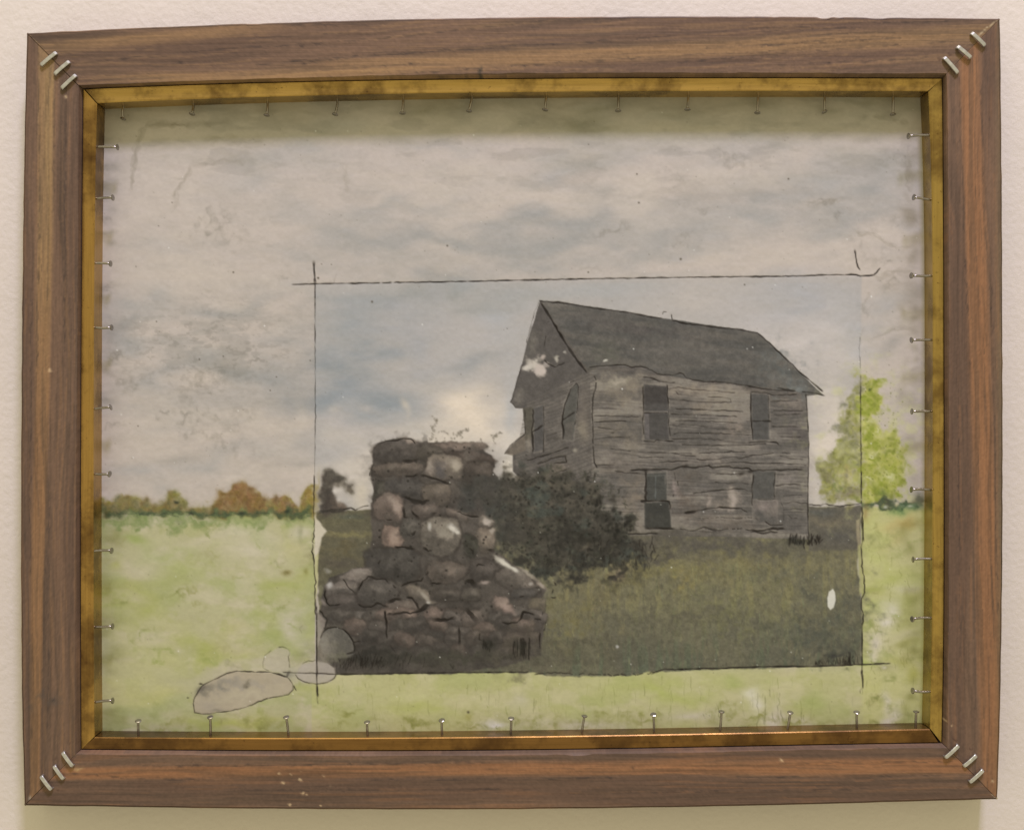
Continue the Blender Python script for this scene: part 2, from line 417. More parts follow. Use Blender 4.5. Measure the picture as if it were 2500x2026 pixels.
    cv.dabs([(730, 1256), (742, 1215), (766, 1180), (768, 1258)], 110, 2.5, 6, [olive, C(150, 122, 62), brown], .6, 34, 4)
    for x in np.arange(246, 762, 6):
        B(x + rng.uniform(-4, 4), 1256 + rng.normal(0, 3) - (x - 250) * .008, rng.uniform(8, 18), rng.uniform(4, 9), C(78, 88, 64), rng.uniform(.2, .55), 0, .8, 2, .5)
        if rng.random() < .6:
            B(x, 1272 + rng.normal(0, 8), rng.uniform(12, 26), rng.uniform(6, 14), C(124, 134, 86), rng.uniform(.2, .45), 0, 1, 2, .5)
    S([(246, 1252), (340, 1256), (420, 1258), (500, 1257), (600, 1254), (700, 1252), (765, 1256)], 2.0, C(56, 62, 48), .4, 2.0, breaks=.3)
    for x, y in [(467, 1254), (700, 1248), (590, 1252), (430, 1226)]:
        B(x, y, 7, 4, C(48, 54, 42), .8)
    B(735, 1300, 6, 26, C(130, 128, 92), .4); B(700, 1398, 12, 7, C(112, 100, 58), .7); B(748, 1396, 6, 8, C(120, 112, 60), .5)

    # ---- dark meadow of the photograph ------------------------------------------------------
    gp = [(774, 1250), (905, 1246), (1205, 1240), (1974, 1300), (1974, 1236), (2102, 1238), (2100, 1330), (2092, 1380), (2100, 1450), (2104, 1500), (2104, 1621),
          (1700, 1636), (1580, 1640), (1540, 1650), (1340, 1650), (1300, 1641), (772, 1646), (772, 1560), (778, 1480)]
    sl, m, sd = cv.polymask(gp, 3, 2)
    cv.mix(sl, C(116, 110, 88), m)
    v1, v2, v3 = cv.noise(14, 70, 41, 4), cv.noise(120, 70, 42, 3), cv.noise(9, 22, 43, 2)
    low = sstep(1440, 1640, Y)
    cv.mix(sl, C(94, 91, 79), m * (sstep(.5, .95, v2) * .3 + low * .4)[sl])
    cv.mix(sl, C(132, 124, 90), m * (sstep(.5, .9, v1) * (1 - low) * .6)[sl])
    cv.mix(sl, C(92, 98, 80), m * (sstep(.5, .9, v1) * low * .55)[sl])
    cv.mix(sl, C(82, 78, 66), m * (sstep(.6, 1, v3) * .3)[sl])
    for cx, cy, rx, ry, col, a in [(1600, 1390, 200, 30, C(124, 116, 80), .6), (1850, 1370, 180, 26, C(122, 114, 84), .6), (1640, 1520, 120, 26, C(92, 87, 74), .5),
                                   (1450, 1430, 70, 60, C(116, 106, 80), .4), (1430, 1575, 110, 30, C(92, 86, 70), .5), (1980, 1552, 90, 34, C(84, 84, 74), .6),
                                   (1780, 1470, 140, 50, C(118, 114, 82), .5), (2040, 1500, 60, 60, C(90, 88, 76), .5), (1400, 1500, 60, 40, C(116, 108, 76), .5),
                                   (1500, 1398, 16, 12, C(150, 132, 112), .6), (1660, 1412, 26, 14, C(134, 122, 82), .6), (2036, 1592, 52, 15, C(66, 64, 58), .6),
                                   (1560, 1345, 160, 16, C(90, 84, 74), .7), (1800, 1330, 170, 14, C(92, 88, 78), .7), (1500, 1350, 80, 30, C(80, 74, 64), .6)]:
        B(cx, cy, rx, ry, col, a, rng.uniform(-5, 5), .8, 2, .6)
    # right field beyond the house
    P([(1974, 1234), (2012, 1238), (2102, 1234), (2102, 1340), (1976, 1345)], C(98, 92, 82), .9, 4, 2)
    B(2020, 1275, 50, 9, C(122, 112, 94), .7, 0, .6); B(2050, 1310, 40, 14, C(92, 88, 82), .7); B(2000, 1250, 40, 8, C(92, 92, 88), .6)
    P([(2090, 1270), (2098, 1266), (2102, 1330), (2094, 1340)], C(160, 144, 118), .75, 3, 1)
    P([(2095, 1330), (2104, 1325), (2108, 1440), (2098, 1450)], C(164, 158, 108), .8, 3, 2)
    for _ in range(700):
        x, y = rng.uniform(1330, 2100), rng.uniform(1385, 1622)
        S([(x, y), (x + rng.normal(0, 3), y - rng.uniform(6, 24))], rng.uniform(1.0, 2.4),
          [C(138, 131, 96), C(76, 74, 62), C(116, 122, 94), C(96, 100, 78)][rng.integers(4)], rng.uniform(.15, .5), 1.2, seed=_)
    for _ in range(70):
        x = rng.uniform(1250, 2000)
        S([(x, 1638), (x + rng.normal(0, 4), 1638 - rng.uniform(8, 30))], 1.2, C(128, 134, 98), rng.uniform(.2, .6), 1.2, seed=_)

    # ---- little field and tree left of the chimney ------------------------------------------
    P([(774, 1252), (906, 1246), (910, 1400), (860, 1420), (778, 1430)], C(100, 94, 76), 1, 3, 2)
    B(840, 1270, 60, 10, C(112, 106, 82), .6, 0, .6); B(850, 1304, 60, 7, C(132, 123, 88), .7, 0, .4, 3); B(830, 1340, 50, 22, C(104, 94, 70), .6, 0, .8, 2, .5)
    B(830, 1376, 50, 14, C(86, 78, 70), .6); B(860, 1262, 40, 6, C(88, 90, 80), .6)
    P([(769, 1258), (778, 1268), (798, 1297), (786, 1312), (780, 1345), (774, 1375), (768, 1380)], C(200, 187, 164), .95, 3, 2)
    P([(769, 1360), (778, 1350), (776, 1420), (772, 1470), (769, 1470)], C(184, 176, 126), .8, 2, 1)
    cv.dabs([(790, 1250), (786, 1210), (795, 1180), (792, 1160), (805, 1152), (820, 1158), (834, 1178), (820, 1184), (812, 1200), (822, 1230), (850, 1248)], 190, 3, 7,
            [C(78, 70, 62), C(68, 62, 56), C(96, 90, 80)], .85, 51, 3)
    cv.dabs([(845, 1190), (856, 1188), (864, 1196), (852, 1204)], 14, 3, 5, [C(120, 108, 92)], .6, 52, 2)
    cv.dabs([(800, 1150), (826, 1156), (840, 1178), (862, 1190), (864, 1202), (846, 1206), (832, 1192), (806, 1190)], 46, 2.5, 6, [C(96, 88, 78), C(84, 78, 70), C(112, 104, 92)], .7, 53, 5)
    cv.dabs([(806, 1250), (812, 1215), (836, 1232), (862, 1246)], 40, 2.5, 5, [C(96, 84, 74), C(112, 98, 86)], .6, 54, 4)
    B(800, 1225, 14, 26, C(72, 64, 58), .7); B(775, 1205, 6, 40, C(140, 120, 66), .6, 0, .8)
    B(820, 1199, 7, 7, C(210, 198, 184), .85); B(828, 1221, 7, 6, C(200, 188, 174), .7)
    S([(776, 1253), (792, 1247), (815, 1246), (838, 1246)], 8, C(54, 50, 44), .8, 1.2)
    ink([(838, 1244), (856, 1239), (868, 1245), (886, 1236), (901, 1234)], 2.6, .85, .4)

    # ---- house ------------------------------------------------------------------------------
    eave = [(1433, 899), (1470, 894), (1521, 891), (1568, 895), (1606, 914), (1640, 918), (1684, 926), (1737, 932), (1816, 941), (1941, 955), (2008, 965)]
    roof = [(1319, 735), (1400, 743), (1520, 761), (1615, 777), (1660, 782), (1740, 796), (1849, 812), (1900, 858), (1960, 916), (2008, 964)] + eave[::-1]
    wallR = [(1440, 905)] + eave[1:-1] + [(1969, 962), (1973, 1034), (1975, 1100), (1973, 1260), (1975, 1316), (1760, 1310), (1450, 1306)]
    gable = [(1319, 735), (1302, 790), (1286, 839), (1275, 888), (1258, 945), (1247, 981), (1260, 996), (1278, 997), (1281, 1058), (1250, 1085), (1231, 1107),
             (1252, 1108), (1252, 1150), (1300, 1200), (1453, 1240), (1452, 912), (1433, 908)]
    P([(1319, 734), (1849, 811), (2008, 963), (1969, 966), (1974, 1310), (1452, 1306), (1280, 1190), (1281, 1058), (1278, 997), (1247, 982)], C(96, 89, 81), 1, 1.5, .5)
    P(gable, C(92, 86, 80), 1, 2.2, .8)
    P(wallR, C(112, 105, 97), 1, 2.2, .8)
    P(roof, C(97, 92, 85), 1, 2.2, .8)
    sl, m, _ = cv.polymask(roof, 2, .5)
    q = cv.noise(70, 16, 61, 4, X, Y - X * .14)
    cv.mix(sl, C(108, 101, 92), m * (sstep(.5, .95, q) * .55)[sl]); cv.mix(sl, C(78, 76, 72), m * (sstep(.45, .95, 1 - q) * .45)[sl])
    for cx, cy, rx, ry, col, a in [(1900, 900, 50, 40, C(104, 106, 102), .5), (1940, 945, 50, 16, C(116, 118, 114), .6), (1360, 745, 30, 6, C(122, 114, 104), .6),
                                   (1560, 800, 120, 16, C(84, 78, 74), .5), (1700, 870, 140, 24, C(100, 95, 88), .5), (1470, 860, 40, 24, C(94, 92, 80), .5)]:
        B(cx, cy, rx, ry, col, a, 8, .7, 2, .4)
    # shaded soffit strip under the eave
    S([(1460, 904), (1520, 902), (1570, 908), (1640, 930), (1740, 942), (1816, 952), (1960, 966)], 14, C(92, 84, 76), .6, 1)
    # clapboards, right wall: fine slats following the wall's slight perspective
    sl, m, _ = cv.polymask(wallR, 2, .5)
    f = (X - 1450) / 525
    row = (Y - (905 + 55 * f)) / ((1305 - 905 - 50 * f) / 44) + (cv.noise(160, 30, 62, 2) - .5) * .9
    slat = np.abs((row % 1) - .5) * 2
    cv.mix(sl, C(74, 68, 62), m * (sstep(.55, 1, slat) * .75 * cv.noise(60, 8, 63, 2))[sl])
    q = cv.noise(120, 20, 64, 4)
    cv.mix(sl, C(142, 133, 121), m * (sstep(.5, .85, q) * .65)[sl]); cv.mix(sl, C(90, 85, 79), m * (sstep(.5, .85, 1 - q) * .6)[sl])
    for cx, cy, rx, ry, col, a in [(1505, 930, 55, 13, C(160, 148, 130), .85), (1520, 960, 60, 30, C(134, 123, 107), .6), (1700, 957, 110, 12, C(150, 136, 120), .7),
                                   (1740, 985, 60, 20, C(146, 133, 117), .6), (1930, 985, 36, 20, C(138, 126, 114), .6), (1800, 1040, 26, 40, C(132, 120, 108), .6),
                                   (1520, 1060, 60, 40, C(122, 112, 98), .5), (1500, 1130, 50, 24, C(104, 95, 86), .5), (1545, 1220, 26, 60, C(128, 116, 102), .6),
                                   (1700, 1125, 120, 14, C(124, 114, 104), .5), (1730, 1225, 8, 14, C(178, 160, 146), .85), (1788, 1226, 14, 18, C(176, 160, 146), .85),
                                   (1785, 1200, 8, 20, C(158, 144, 130), .6), (1762, 1228, 36, 14, C(140, 128, 116), .5), (1645, 1192, 12, 18, C(156, 140, 132), .75),
                                   (1690, 1100, 20, 14, C(138, 128, 116), .5), (1750, 1122, 14, 8, C(150, 138, 126), .6), (1840, 1090, 14, 10, C(148, 136, 124), .6),
                                   (1915, 1128, 14, 6, C(148, 138, 128), .6), (1915, 1170, 20, 12, C(136, 126, 118), .5), (1680, 1165, 30, 14, C(98, 88, 78), .5),
                                   (1670, 1225, 30, 24, C(98, 86, 76), .5), (1760, 1280, 90, 16, C(100, 90, 80), .5), (1600, 1300, 120, 12, C(96, 90, 78), .6),
                                   (1940, 1060, 26, 14, C(92, 84, 80), .5), (1935, 1005, 26, 6, C(100, 92, 88), .5)]:
        B(cx, cy, rx, ry, col, a, 0, .5, 2, .4)
    # gable boards rise to the right
    sl, m, _ = cv.polymask([(1285, 985), (1440, 905), (1452, 918), (1452, 1200), (1300, 1180), (1255, 1130)], 2, .5)
    row = (Y + (X - 1450) * .34) / 9.5 + (cv.noise(90, 20, 65, 2) - .5) * .8
    slat = np.abs((row % 1) - .5) * 2
    cv.mix(sl, C(122, 114, 104), m * (cv.noise(40, 26, 66, 3) * .6)[sl])
    cv.mix(sl, C(82, 75, 68), m * (sstep(.55, 1, slat) * .45)[sl])
    B(1420, 1050, 16, 22, C(140, 130, 112), .6); B(1404, 1098, 5, 4, C(168, 158, 140), .7); B(1360, 1145, 26, 10, C(150, 134, 118), .6, -10)
    B(1425, 1010, 14, 60, C(128, 117, 104), .5); B(1265, 970, 12, 22, C(132, 124, 112), .5, 20); B(1303, 840, 10, 26, C(124, 117, 105), .5, 10)
    P([(1277, 996), (1304, 996), (1304, 1070), (1283, 1075), (1280, 1030)], C(90, 84, 72), .7, 2, 1)
    P([(1283, 1060), (1250, 1085), (1231, 1107), (1252, 1112), (1284, 1100)], C(112, 102, 90), .8, 2, 1)
    B(1292, 1085, 6, 22, C(140, 130, 116), .7)
    # windows
    for quad, col in [([(1572, 938), (1630, 944), (1633, 1074), (1574, 1074)], C(78, 74, 70)), ([(1833, 961), (1876, 964), (1878, 1073), (1838, 1073)], C(82, 79, 75)),
                      ([(1577, 1156), (1626, 1154), (1627, 1222), (1578, 1222)], C(72, 71, 66)), ([(1573, 1226), (1634, 1224), (1638, 1288), (1574, 1289)], C(60, 59, 54)),
                      ([(1838, 1150), (1892, 1150), (1890, 1218), (1837, 1218)], C(86, 83, 78)), ([(1837, 1222), (1896, 1222), (1898, 1280), (1840, 1278)], C(112, 104, 96)),
                      ([(1303, 996), (1326, 990), (1327, 1098), (1304, 1104)], C(86, 82, 78)), ([(1407, 936), (1392, 952), (1380, 982), (1373, 1026), (1376, 1072), (1398, 1074), (1404, 1036), (1409, 982), (1412, 942)], C(88, 85, 78))]:
        S(quad + [quad[0]], 7, C(140, 131, 120), .45, .6, vary=.5)
        P(quad, col, .84, 3.2, 1.0)
    P([(1573, 942), (1628, 946), (1630, 985), (1574, 985)], C(66, 61, 57), .6, 5); P([(1571, 1003), (1631, 1003), (1631, 1009), (1572, 1009)], C(124, 116, 108), .7, 1.5)
    P([(1574, 1010), (1584, 1010), (1586, 1072), (1576, 1072)], C(120, 112, 108), .5, 2); S([(1568, 940), (1570, 1080)], 5, C(134, 124, 112), .55, .6)
    S([(1601, 1160), (1600, 1218)], 2.5, C(112, 114, 110), .6, .4); S([(1580, 1161), (1624, 1160)], 3, C(110, 108, 100), .6, .4); S([(1624, 1160), (1624, 1184)], 3, C(124, 116, 106), .5, .4)
    B(1865, 1235, 16, 9, C(146, 132, 124), .6); B(1866, 1262, 26, 16, C(78, 76, 72), .6, 0, .6); B(1893, 1240, 8, 26, C(134, 122, 112), .5)
    P([(1382, 1032), (1402, 1030), (1396, 1074), (1378, 1072)], C(100, 92, 84), .5, 3)
    B(1700, 1322, 300, 16, C(92, 86, 77), .75, 1, .5, 2, .3); B(1520, 1318, 110, 14, C(98, 91, 80), .6, 0, .6, 2, .4); B(1850, 1346, 170, 14, C(98, 92, 78), .6, 0, .7, 2, .4)
    # bare wax patches
    for x, y, rx, ry, c in [(1302, 890, 24, 15, C(196, 183, 166)), (1318, 898, 15, 12, C(188, 172, 158)), (1326, 875, 6, 5, C(176, 160, 146)), (1284, 898, 12, 9, C(198, 186, 170)),
                            (1361, 880, 7, 7, C(170, 160, 144)), (1379, 861, 5, 4, C(150, 142, 130)), (1478, 881, 5, 4, C(186, 178, 162))]:
        B(x, y, rx, ry, c, .95, rng.uniform(-20, 20), .5, 3.5)
    # ink drawing over the house
    ink([(1317, 735), (1370, 739), (1450, 752), (1540, 764), (1590, 774), (1618, 778)], 3.0, .9, .5)
    ink([(1617, 768), (1620, 761), (1628, 762)], 1.6, .8, .3); ink([(1640, 768), (1641, 781)], 1.8, .8, .3)
    ink([(1642, 782), (1664, 789), (1740, 798), (1800, 804), (1850, 813)], 3.2, .9, .6); ink([(1850, 813), (1880, 838), (1910, 868), (1960, 915), (2008, 955)], 3.0, .9, .6)
    ink([(1320, 738), (1345, 778), (1382, 840), (1408, 878), (1433, 910)], 4.6, .95, .5, groove=1)
    ink([(1316, 737), (1307, 758), (1296, 795), (1286, 838)], 1.6, .6, .8); ink([(1275, 888), (1268, 910), (1256, 955), (1247, 982), (1258, 994), (1276, 997)], 1.8, .5, .8)
    ink([(1342, 783), (1336, 787)], 2, .7); ink([(1333, 820), (1328, 848)], 1.8, .6, .4); ink([(1329, 880), (1340, 890), (1354, 896), (1372, 890), (1379, 885)], 2.4, .75, 1, breaks=.15)
    ink([(1438, 897), (1470, 893), (1500, 892), (1521, 890), (1540, 897), (1566, 894), (1590, 903), (1605, 913), (1640, 917), (1660, 911), (1668, 913), (1675, 922), (1690, 928), (1737, 932)], 2.2, .8, .8)
    ink([(1737, 932), (1780, 935), (1816, 941), (1870, 950), (1940, 955)], 2.6, .8, .6); ink([(1898, 947), (1942, 955)], 2.4, .7, .5); ink([(1958, 956), (1985, 959), (2013, 966)], 2.2, .85, .4)
    ink([(1571, 920), (1590, 922), (1610, 931), (1640, 934), (1648, 933)], 2.2, .8, .6); ink([(1832, 957), (1866, 959), (1890, 965), (1946, 963)], 2.4, .75, .6)
    ink([(1451, 917), (1456, 925), (1454, 950), (1447, 975), (1446, 1010), (1448, 1060), (1449, 1100), (1451, 1130), (1458, 1142)], 2.6, .75, .7, breaks=.12)
    ink([(1451, 1152), (1450, 1175)], 3.4, .7)
    ink([(1968, 962), (1970, 990), (1973, 1034), (1975, 1080), (1974, 1150), (1972, 1230), (1973, 1290), (1975, 1316)], 2.2, .8, .6)
    ink([(1570, 942), (1571, 1000), (1569, 1030), (1572, 1060)], 2.6, .85, .7); ink([(1571, 1008), (1630, 1008)], 2, .7, .4)
    ink([(1629, 940), (1629, 960), (1633, 1000), (1632, 1040), (1637, 1066)], 2.2, .85, .7); ink([(1571, 1077), (1598, 1078), (1602, 1074), (1645, 1077)], 2.4, .8, .5)
    ink([(1833, 958), (1833, 1000), (1835, 1040), (1838, 1075)], 2.6, .85, .5); ink([(1876, 965), (1877, 1030)], 1.8, .6, .6); ink([(1836, 1028), (1882, 1028)], 3, .85, .4)
    ink([(1827, 1080), (1870, 1078), (1895, 1080), (1902, 1086)], 2.4, .8, .5)
    for pts in [[(1632, 949), (1655, 945), (1690, 951), (1740, 954), (1795, 959)], [(1630, 972), (1650, 976), (1700, 981), (1785, 982), (1783, 975), (1770, 971), (1730, 968), (1728, 970)],
                [(1650, 956), (1655, 963), (1663, 962)], [(1650, 998), (1720, 1000), (1815, 1005)], [(1638, 1011), (1700, 1012), (1800, 1017)], [(1650, 1028), (1720, 1028), (1800, 1032)],
                [(1640, 1037), (1690, 1037), (1760, 1047), (1795, 1048)], [(1645, 1060), (1655, 1056), (1720, 1057), (1830, 1062)], [(1640, 1073), (1700, 1070), (1770, 1074)],
                [(1665, 1085), (1730, 1088), (1800, 1087), (1870, 1083)], [(1880, 980), (1948, 978)], [(1888, 1013), (1955, 1011)], [(1885, 1042), (1945, 1041)], [(1888, 1002), (1960, 1003)],
                [(1905, 1065), (1955, 1068)], [(1705, 1107), (1770, 1103), (1820, 1104)], [(1660, 1112), (1700, 1113)], [(1700, 1122), (1740, 1122), (1790, 1115), (1805, 1119), (1850, 1110), (1890, 1106)],
                [(1908, 1104), (1930, 1108)], [(1904, 1112), (1915, 1117), (1960, 1121)], [(1730, 1134), (1790, 1128), (1836, 1130), (1900, 1130), (1968, 1136)],
                [(1745, 1158), (1800, 1157)], [(1745, 1176), (1775, 1180), (1800, 1177), (1828, 1181)], [(1692, 1205), (1740, 1198), (1790, 1193), (1820, 1195), (1827, 1200)],
                [(1893, 1186), (1920, 1182), (1955, 1182)], [(1910, 1210), (1960, 1208)], [(1914, 1230), (1935, 1225), (1972, 1228)], [(1912, 1245), (1935, 1241), (1965, 1245)],
                [(1925, 1258), (1935, 1265), (1947, 1265)], [(1450, 1015), (1480, 1015), (1560, 1018)], [(1450, 1030), (1490, 1028), (1530, 1027)], [(1460, 1043), (1490, 1048), (1520, 1049)],
                [(1455, 1055), (1500, 1057)], [(1450, 1073), (1490, 1067), (1540, 1067)], [(1455, 1135), (1500, 1136)], [(1490, 1096), (1540, 1100)], [(1560, 1116), (1620, 1117)],
                [(1500, 1150), (1580, 1158)], [(1608, 1128), (1680, 1126)], [(1580, 1104), (1690, 1108)]]:
        ink(pts, 1.9, rng.uniform(.5, .8), .8, .5)
    ink([(1540, 1148), (1574, 1145), (1590, 1147), (1640, 1145), (1665, 1140), (1700, 1141), (1730, 1137), (1740, 1142), (1780, 1137), (1790, 1142), (1830, 1143), (1838, 1148), (1890, 1147), (1960, 1146)], 2.8, .85, .9)
    for x, y, r in [(1574, 1146, 5), (1672, 1138, 5), (1808, 1157, 6), (1832, 1152, 5)]:
        B(x, y, r * 1.5, r * .8, INK, .7)
    ink([(1578, 1150), (1577, 1175), (1576, 1222), (1566, 1222), (1572, 1226)], 4, .8, 1.3); ink([(1566, 1223), (1600, 1222), (1633, 1223), (1636, 1230), (1637, 1245)], 3.2, .85, 1.0)
    ink([(1646, 1152), (1649, 1172)], 1.8, .75, .4); ink([(1654, 1174), (1656, 1186)], 2, .8, .4); ink([(1646, 1206), (1643, 1214)], 2.4, .7)
    ink([(1577, 1290), (1610, 1289), (1646, 1290)], 4.2, .9, .5); ink([(1528, 1303), (1560, 1304), (1606, 1302)], 3, .8, .7)
    ink([(1840, 1160), (1836, 1185), (1837, 1215), (1836, 1235)], 2.6, .75, .8); ink([(1892, 1155), (1890, 1190), (1891, 1216)], 2.4, .75, .8); ink([(1850, 1218), (1875, 1220), (1892, 1218)], 2.2, .75, .5)
    ink([(1672, 1252), (1700, 1247), (1730, 1241), (1770, 1238), (1810, 1242), (1824, 1250)], 2.8, .85, .6); ink([(1672, 1252), (1700, 1249)], 4.5, .8)
    ink([(1655, 1292), (1690, 1295), (1720, 1288), (1750, 1295)], 2.4, .6, 1.4, breaks=.3); ink([(1720, 1292), (1760, 1293), (1810, 1290)], 2.2, .6, 1.5, breaks=.35)
    ink([(1820, 1292), (1850, 1297), (1880, 1291), (1915, 1290)], 4, .8, 1.2); ink([(1832, 1297), (1860, 1301), (1900, 1298)], 4, .75, 1); ink([(1868, 1272), (1880, 1282), (1912, 1280)], 2.6, .8, .8)
    ink([(1700, 1267), (1760, 1264), (1840, 1264), (1850, 1268)], 1.8, .5, 1.4, breaks=.3); ink([(1905, 1225), (1914, 1240), (1912, 1272)], 2, .5, 1.2)
    ink([(1301, 998), (1302, 1028), (1299, 1050), (1302, 1105)], 3.6, .85, .8); ink([(1327, 992), (1328, 1040), (1327, 1104)], 2.2, .75, .5); ink([(1299, 1055), (1312, 1048), (1325, 1038)], 3, .8, .5)
    ink([(1281, 1000), (1282, 1058)], 1.8, .6, .5); ink([(1283, 1059), (1262, 1074), (1245, 1088), (1232, 1107)], 2.2, .8, .5)
    ink([(1407, 935), (1392, 951), (1392, 955)], 2.0, .7, .5); ink([(1392, 955), (1380, 985), (1374, 1015), (1373, 1034), (1376, 1050), (1374, 1075)], 3.4, .85, .6)
    ink([(1407, 935), (1412, 944), (1410, 990), (1407, 1019), (1404, 1038)], 1.8, .7, .6, breaks=.15); ink([(1373, 1026), (1388, 1016), (1403, 1006)], 3, .85, .4); ink([(1389, 935), (1402, 929)], 1.6, .6, .3)
    ink([(1286, 1124), (1320, 1115), (1368, 1100), (1388, 1092)], 2.4, .7, .6); ink([(1312, 1134), (1345, 1120), (1380, 1112), (1383, 1128), (1350, 1132)], 2.6, .65, 1, breaks=.12)
    ink([(1352, 1158), (1385, 1146)], 2.6, .55, .8); ink([(1334, 1065), (1360, 1057)], 1.6, .6, .4); ink([(1350, 1073), (1366, 1068)], 1.8, .6, .4)

    # ---- bush between chimney and house -------------------------------------------------------
    bush = [(1196, 1175), (1240, 1158), (1300, 1150), (1340, 1150), (1400, 1160), (1440, 1168), (1468, 1180), (1478, 1220), (1510, 1248), (1530, 1272), (1540, 1300),
            (1572, 1330), (1580, 1352), (1540, 1372), (1480, 1378), (1420, 1402), (1350, 1404), (1310, 1395), (1262, 1360), (1210, 1335), (1200, 1290), (1205, 1230)]
    sl, m, sd = cv.polymask(bush, 20, 20)
    cv.mix(sl, C(80, 75, 66), m * .96)
    q = cv.noise(26, 20, 71, 4)
    cv.mix(sl, C(98, 90, 78), m * (sstep(.5, .9, q) * .7 * sstep(1420, 1120, Y))[sl])
    cv.mix(sl, C(54, 52, 46), m * (sstep(.4, .9, 1 - q) * .55)[sl]); cv.mix(sl, C(70, 78, 72), m * (sstep(.55, .9, cv.noise(50, 40, 72, 3)) * .5)[sl])
    B(1400, 1340, 130, 50, C(52, 49, 43), .65, 10, .8, 2, .4); B(1480, 1300, 60, 50, C(56, 52, 46), .55, 30, .8, 2, .4)
    cv.dabs(bush, 420, 1.4, 4.2, [C(40, 37, 32), C(46, 44, 38), C(56, 54, 46)], .85, 73, 10, 2.5)
    cv.dabs(bush, 120, 2, 5, [C(112, 104, 88), C(96, 98, 82)], .4, 74, 10)
    cv.dabs([(1440, 1160), (1475, 1220), (1520, 1250), (1545, 1300), (1500, 1330), (1440, 1250)], 70, 2, 5.5, [C(40, 38, 33), C(50, 47, 40)], .85, 75, 8, 2.5)
    for _ in range(26):
        x, y = rng.uniform(1420, 1600), rng.uniform(1330, 1385)
        ink([(x, y), (x + rng.normal(2, 4), y - rng.uniform(8, 26))], rng.uniform(1.5, 4), .6, 1, seed=_)
    for _ in range(240):
        th = rng.uniform(0, 2 * math.pi)
        x, y = 1380 + 165 * math.cos(th) * rng.uniform(.8, 1.08), 1268 + 115 * math.sin(th) * rng.uniform(.8, 1.1)
        if x > 1215:
            S([(x, y), (x + rng.normal(0, 9), y + rng.normal(-3, 8))], rng.uniform(1.5, 4), [C(54, 51, 44), C(74, 72, 60), C(92, 88, 74)][rng.integers(3)], rng.uniform(.4, .8), 1.5, seed=_)
    for _ in range(70):
        x, y = rng.uniform(1300, 1590), rng.normal(1385, 12)
        S([(x, y), (x + rng.normal(0, 4), y - rng.uniform(10, 34))], rng.uniform(1.5, 3), C(58, 55, 47), rng.uniform(.3, .7), 1.5, seed=_)
    B(1428, 1336, 18, 7, C(120, 110, 94), .5, -30)
    # twigs over the chimney
    for pts, w in [([(1056, 1018), (1066, 1028), (1055, 1038), (1057, 1048), (1053, 1066), (1050, 1074)], 7), ([(1103, 1074), (1112, 1064), (1124, 1054), (1134, 1050), (1146, 1045)], 7),
                   ([(1122, 1058), (1128, 1068)], 4), ([(1073, 1050), (1090, 1056)], 5), ([(1226, 1056), (1216, 1062), (1203, 1064), (1208, 1078)], 8), ([(1172, 1070), (1176, 1084), (1190, 1090)], 8),
                   ([(1066, 1072), (1064, 1080)], 5), ([(1085, 1072), (1086, 1080)], 3)]:
        for (xa, ya), (xb, yb) in zip(pts[:-1], pts[1:]):
            for q in np.linspace(0, 1, 5):
                B(xa + (xb - xa) * q + rng.normal(0, 2.2), ya + (yb - ya) * q + rng.normal(0, 2.2), rng.uniform(2, 4.4), rng.uniform(1.6, 3.2), C(124, 114, 100), .5, rng.uniform(0, 180), .5, 2.5)

    # ---- stone chimney -------------------------------------------------------------------------
    chim = [(908, 1112), (912, 1092), (930, 1081), (960, 1074), (990, 1069), (1008, 1074), (1020, 1084), (1040, 1080), (1080, 1078), (1130, 1082), (1168, 1086), (1182, 1102),
            (1200, 1112), (1206, 1126), (1203, 1150), (1214, 1165), (1206, 1200), (1203, 1255), (1208, 1290), (1204, 1340), (1230, 1358), (1262, 1382), (1300, 1402), (1332, 1436),
            (1322, 1462), (1330, 1500), (1328, 1540), (1318, 1600), (1240, 1625), (1100, 1643), (772, 1645), (773, 1590), (786, 1540), (778, 1500), (792, 1440), (806, 1410),
            (860, 1392), (905, 1380), (908, 1300), (906, 1250), (912, 1200), (906, 1165), (902, 1158), (912, 1130)]
    P(chim, C(84, 77, 70), 1, 3, 2)
    sl, m, sd = cv.polymask(chim, 3, 2)
    q = cv.noise(44, 30, 81, 4)
    cv.mix(sl, C(100, 92, 84), m * (sstep(.45, .9, q) * .5)[sl]); cv.mix(sl, C(52, 48, 44), m * (sstep(.5, .95, 1 - q) * .5)[sl])
    lowd = sstep(1480, 1640, Y)
    cv.mix(sl, C(66, 62, 56), m * (lowd * .15)[sl])

    def stone(cx, cy, rx, ry, col, rot=0, hi=.35, n=12, hx=.25, hy_=-.3):
        r = np.random.default_rng(int(cx * 3 + cy))
        c_, s_ = math.cos(math.radians(rot)), math.sin(math.radians(rot))
        pts = []
        for i in range(n):
            th = 2 * math.pi * i / n
            k = r.uniform(.88, 1.1)
            u = rx * k * math.copysign(abs(math.cos(th)) ** .75, math.cos(th)); v = ry * k * math.copysign(abs(math.sin(th)) ** .75, math.sin(th))
            pts.append((cx + u * c_ - v * s_, cy + u * s_ + v * c_))
        col = np.asarray(col)
        mean = np.mean(pts, axis=0)
        grow = [(mean[0] + (x - mean[0]) * 1.10, mean[1] + (y - mean[1]) * 1.14 + 1) for x, y in pts]
        P(grow, C(52, 46, 41), .6, 4.5, 3)
        P(pts, col * .86, .95, 4, 3)
        B(cx + rx * .15, cy - ry * .32, rx * .8, ry * .5, np.minimum(col * 1.2, .9), .7, rot, .5, 2, .35)
        B(cx - rx * .15, cy + ry * .62, rx * .95, ry * .42, col * .55, .6, rot, .5, 2, .35)
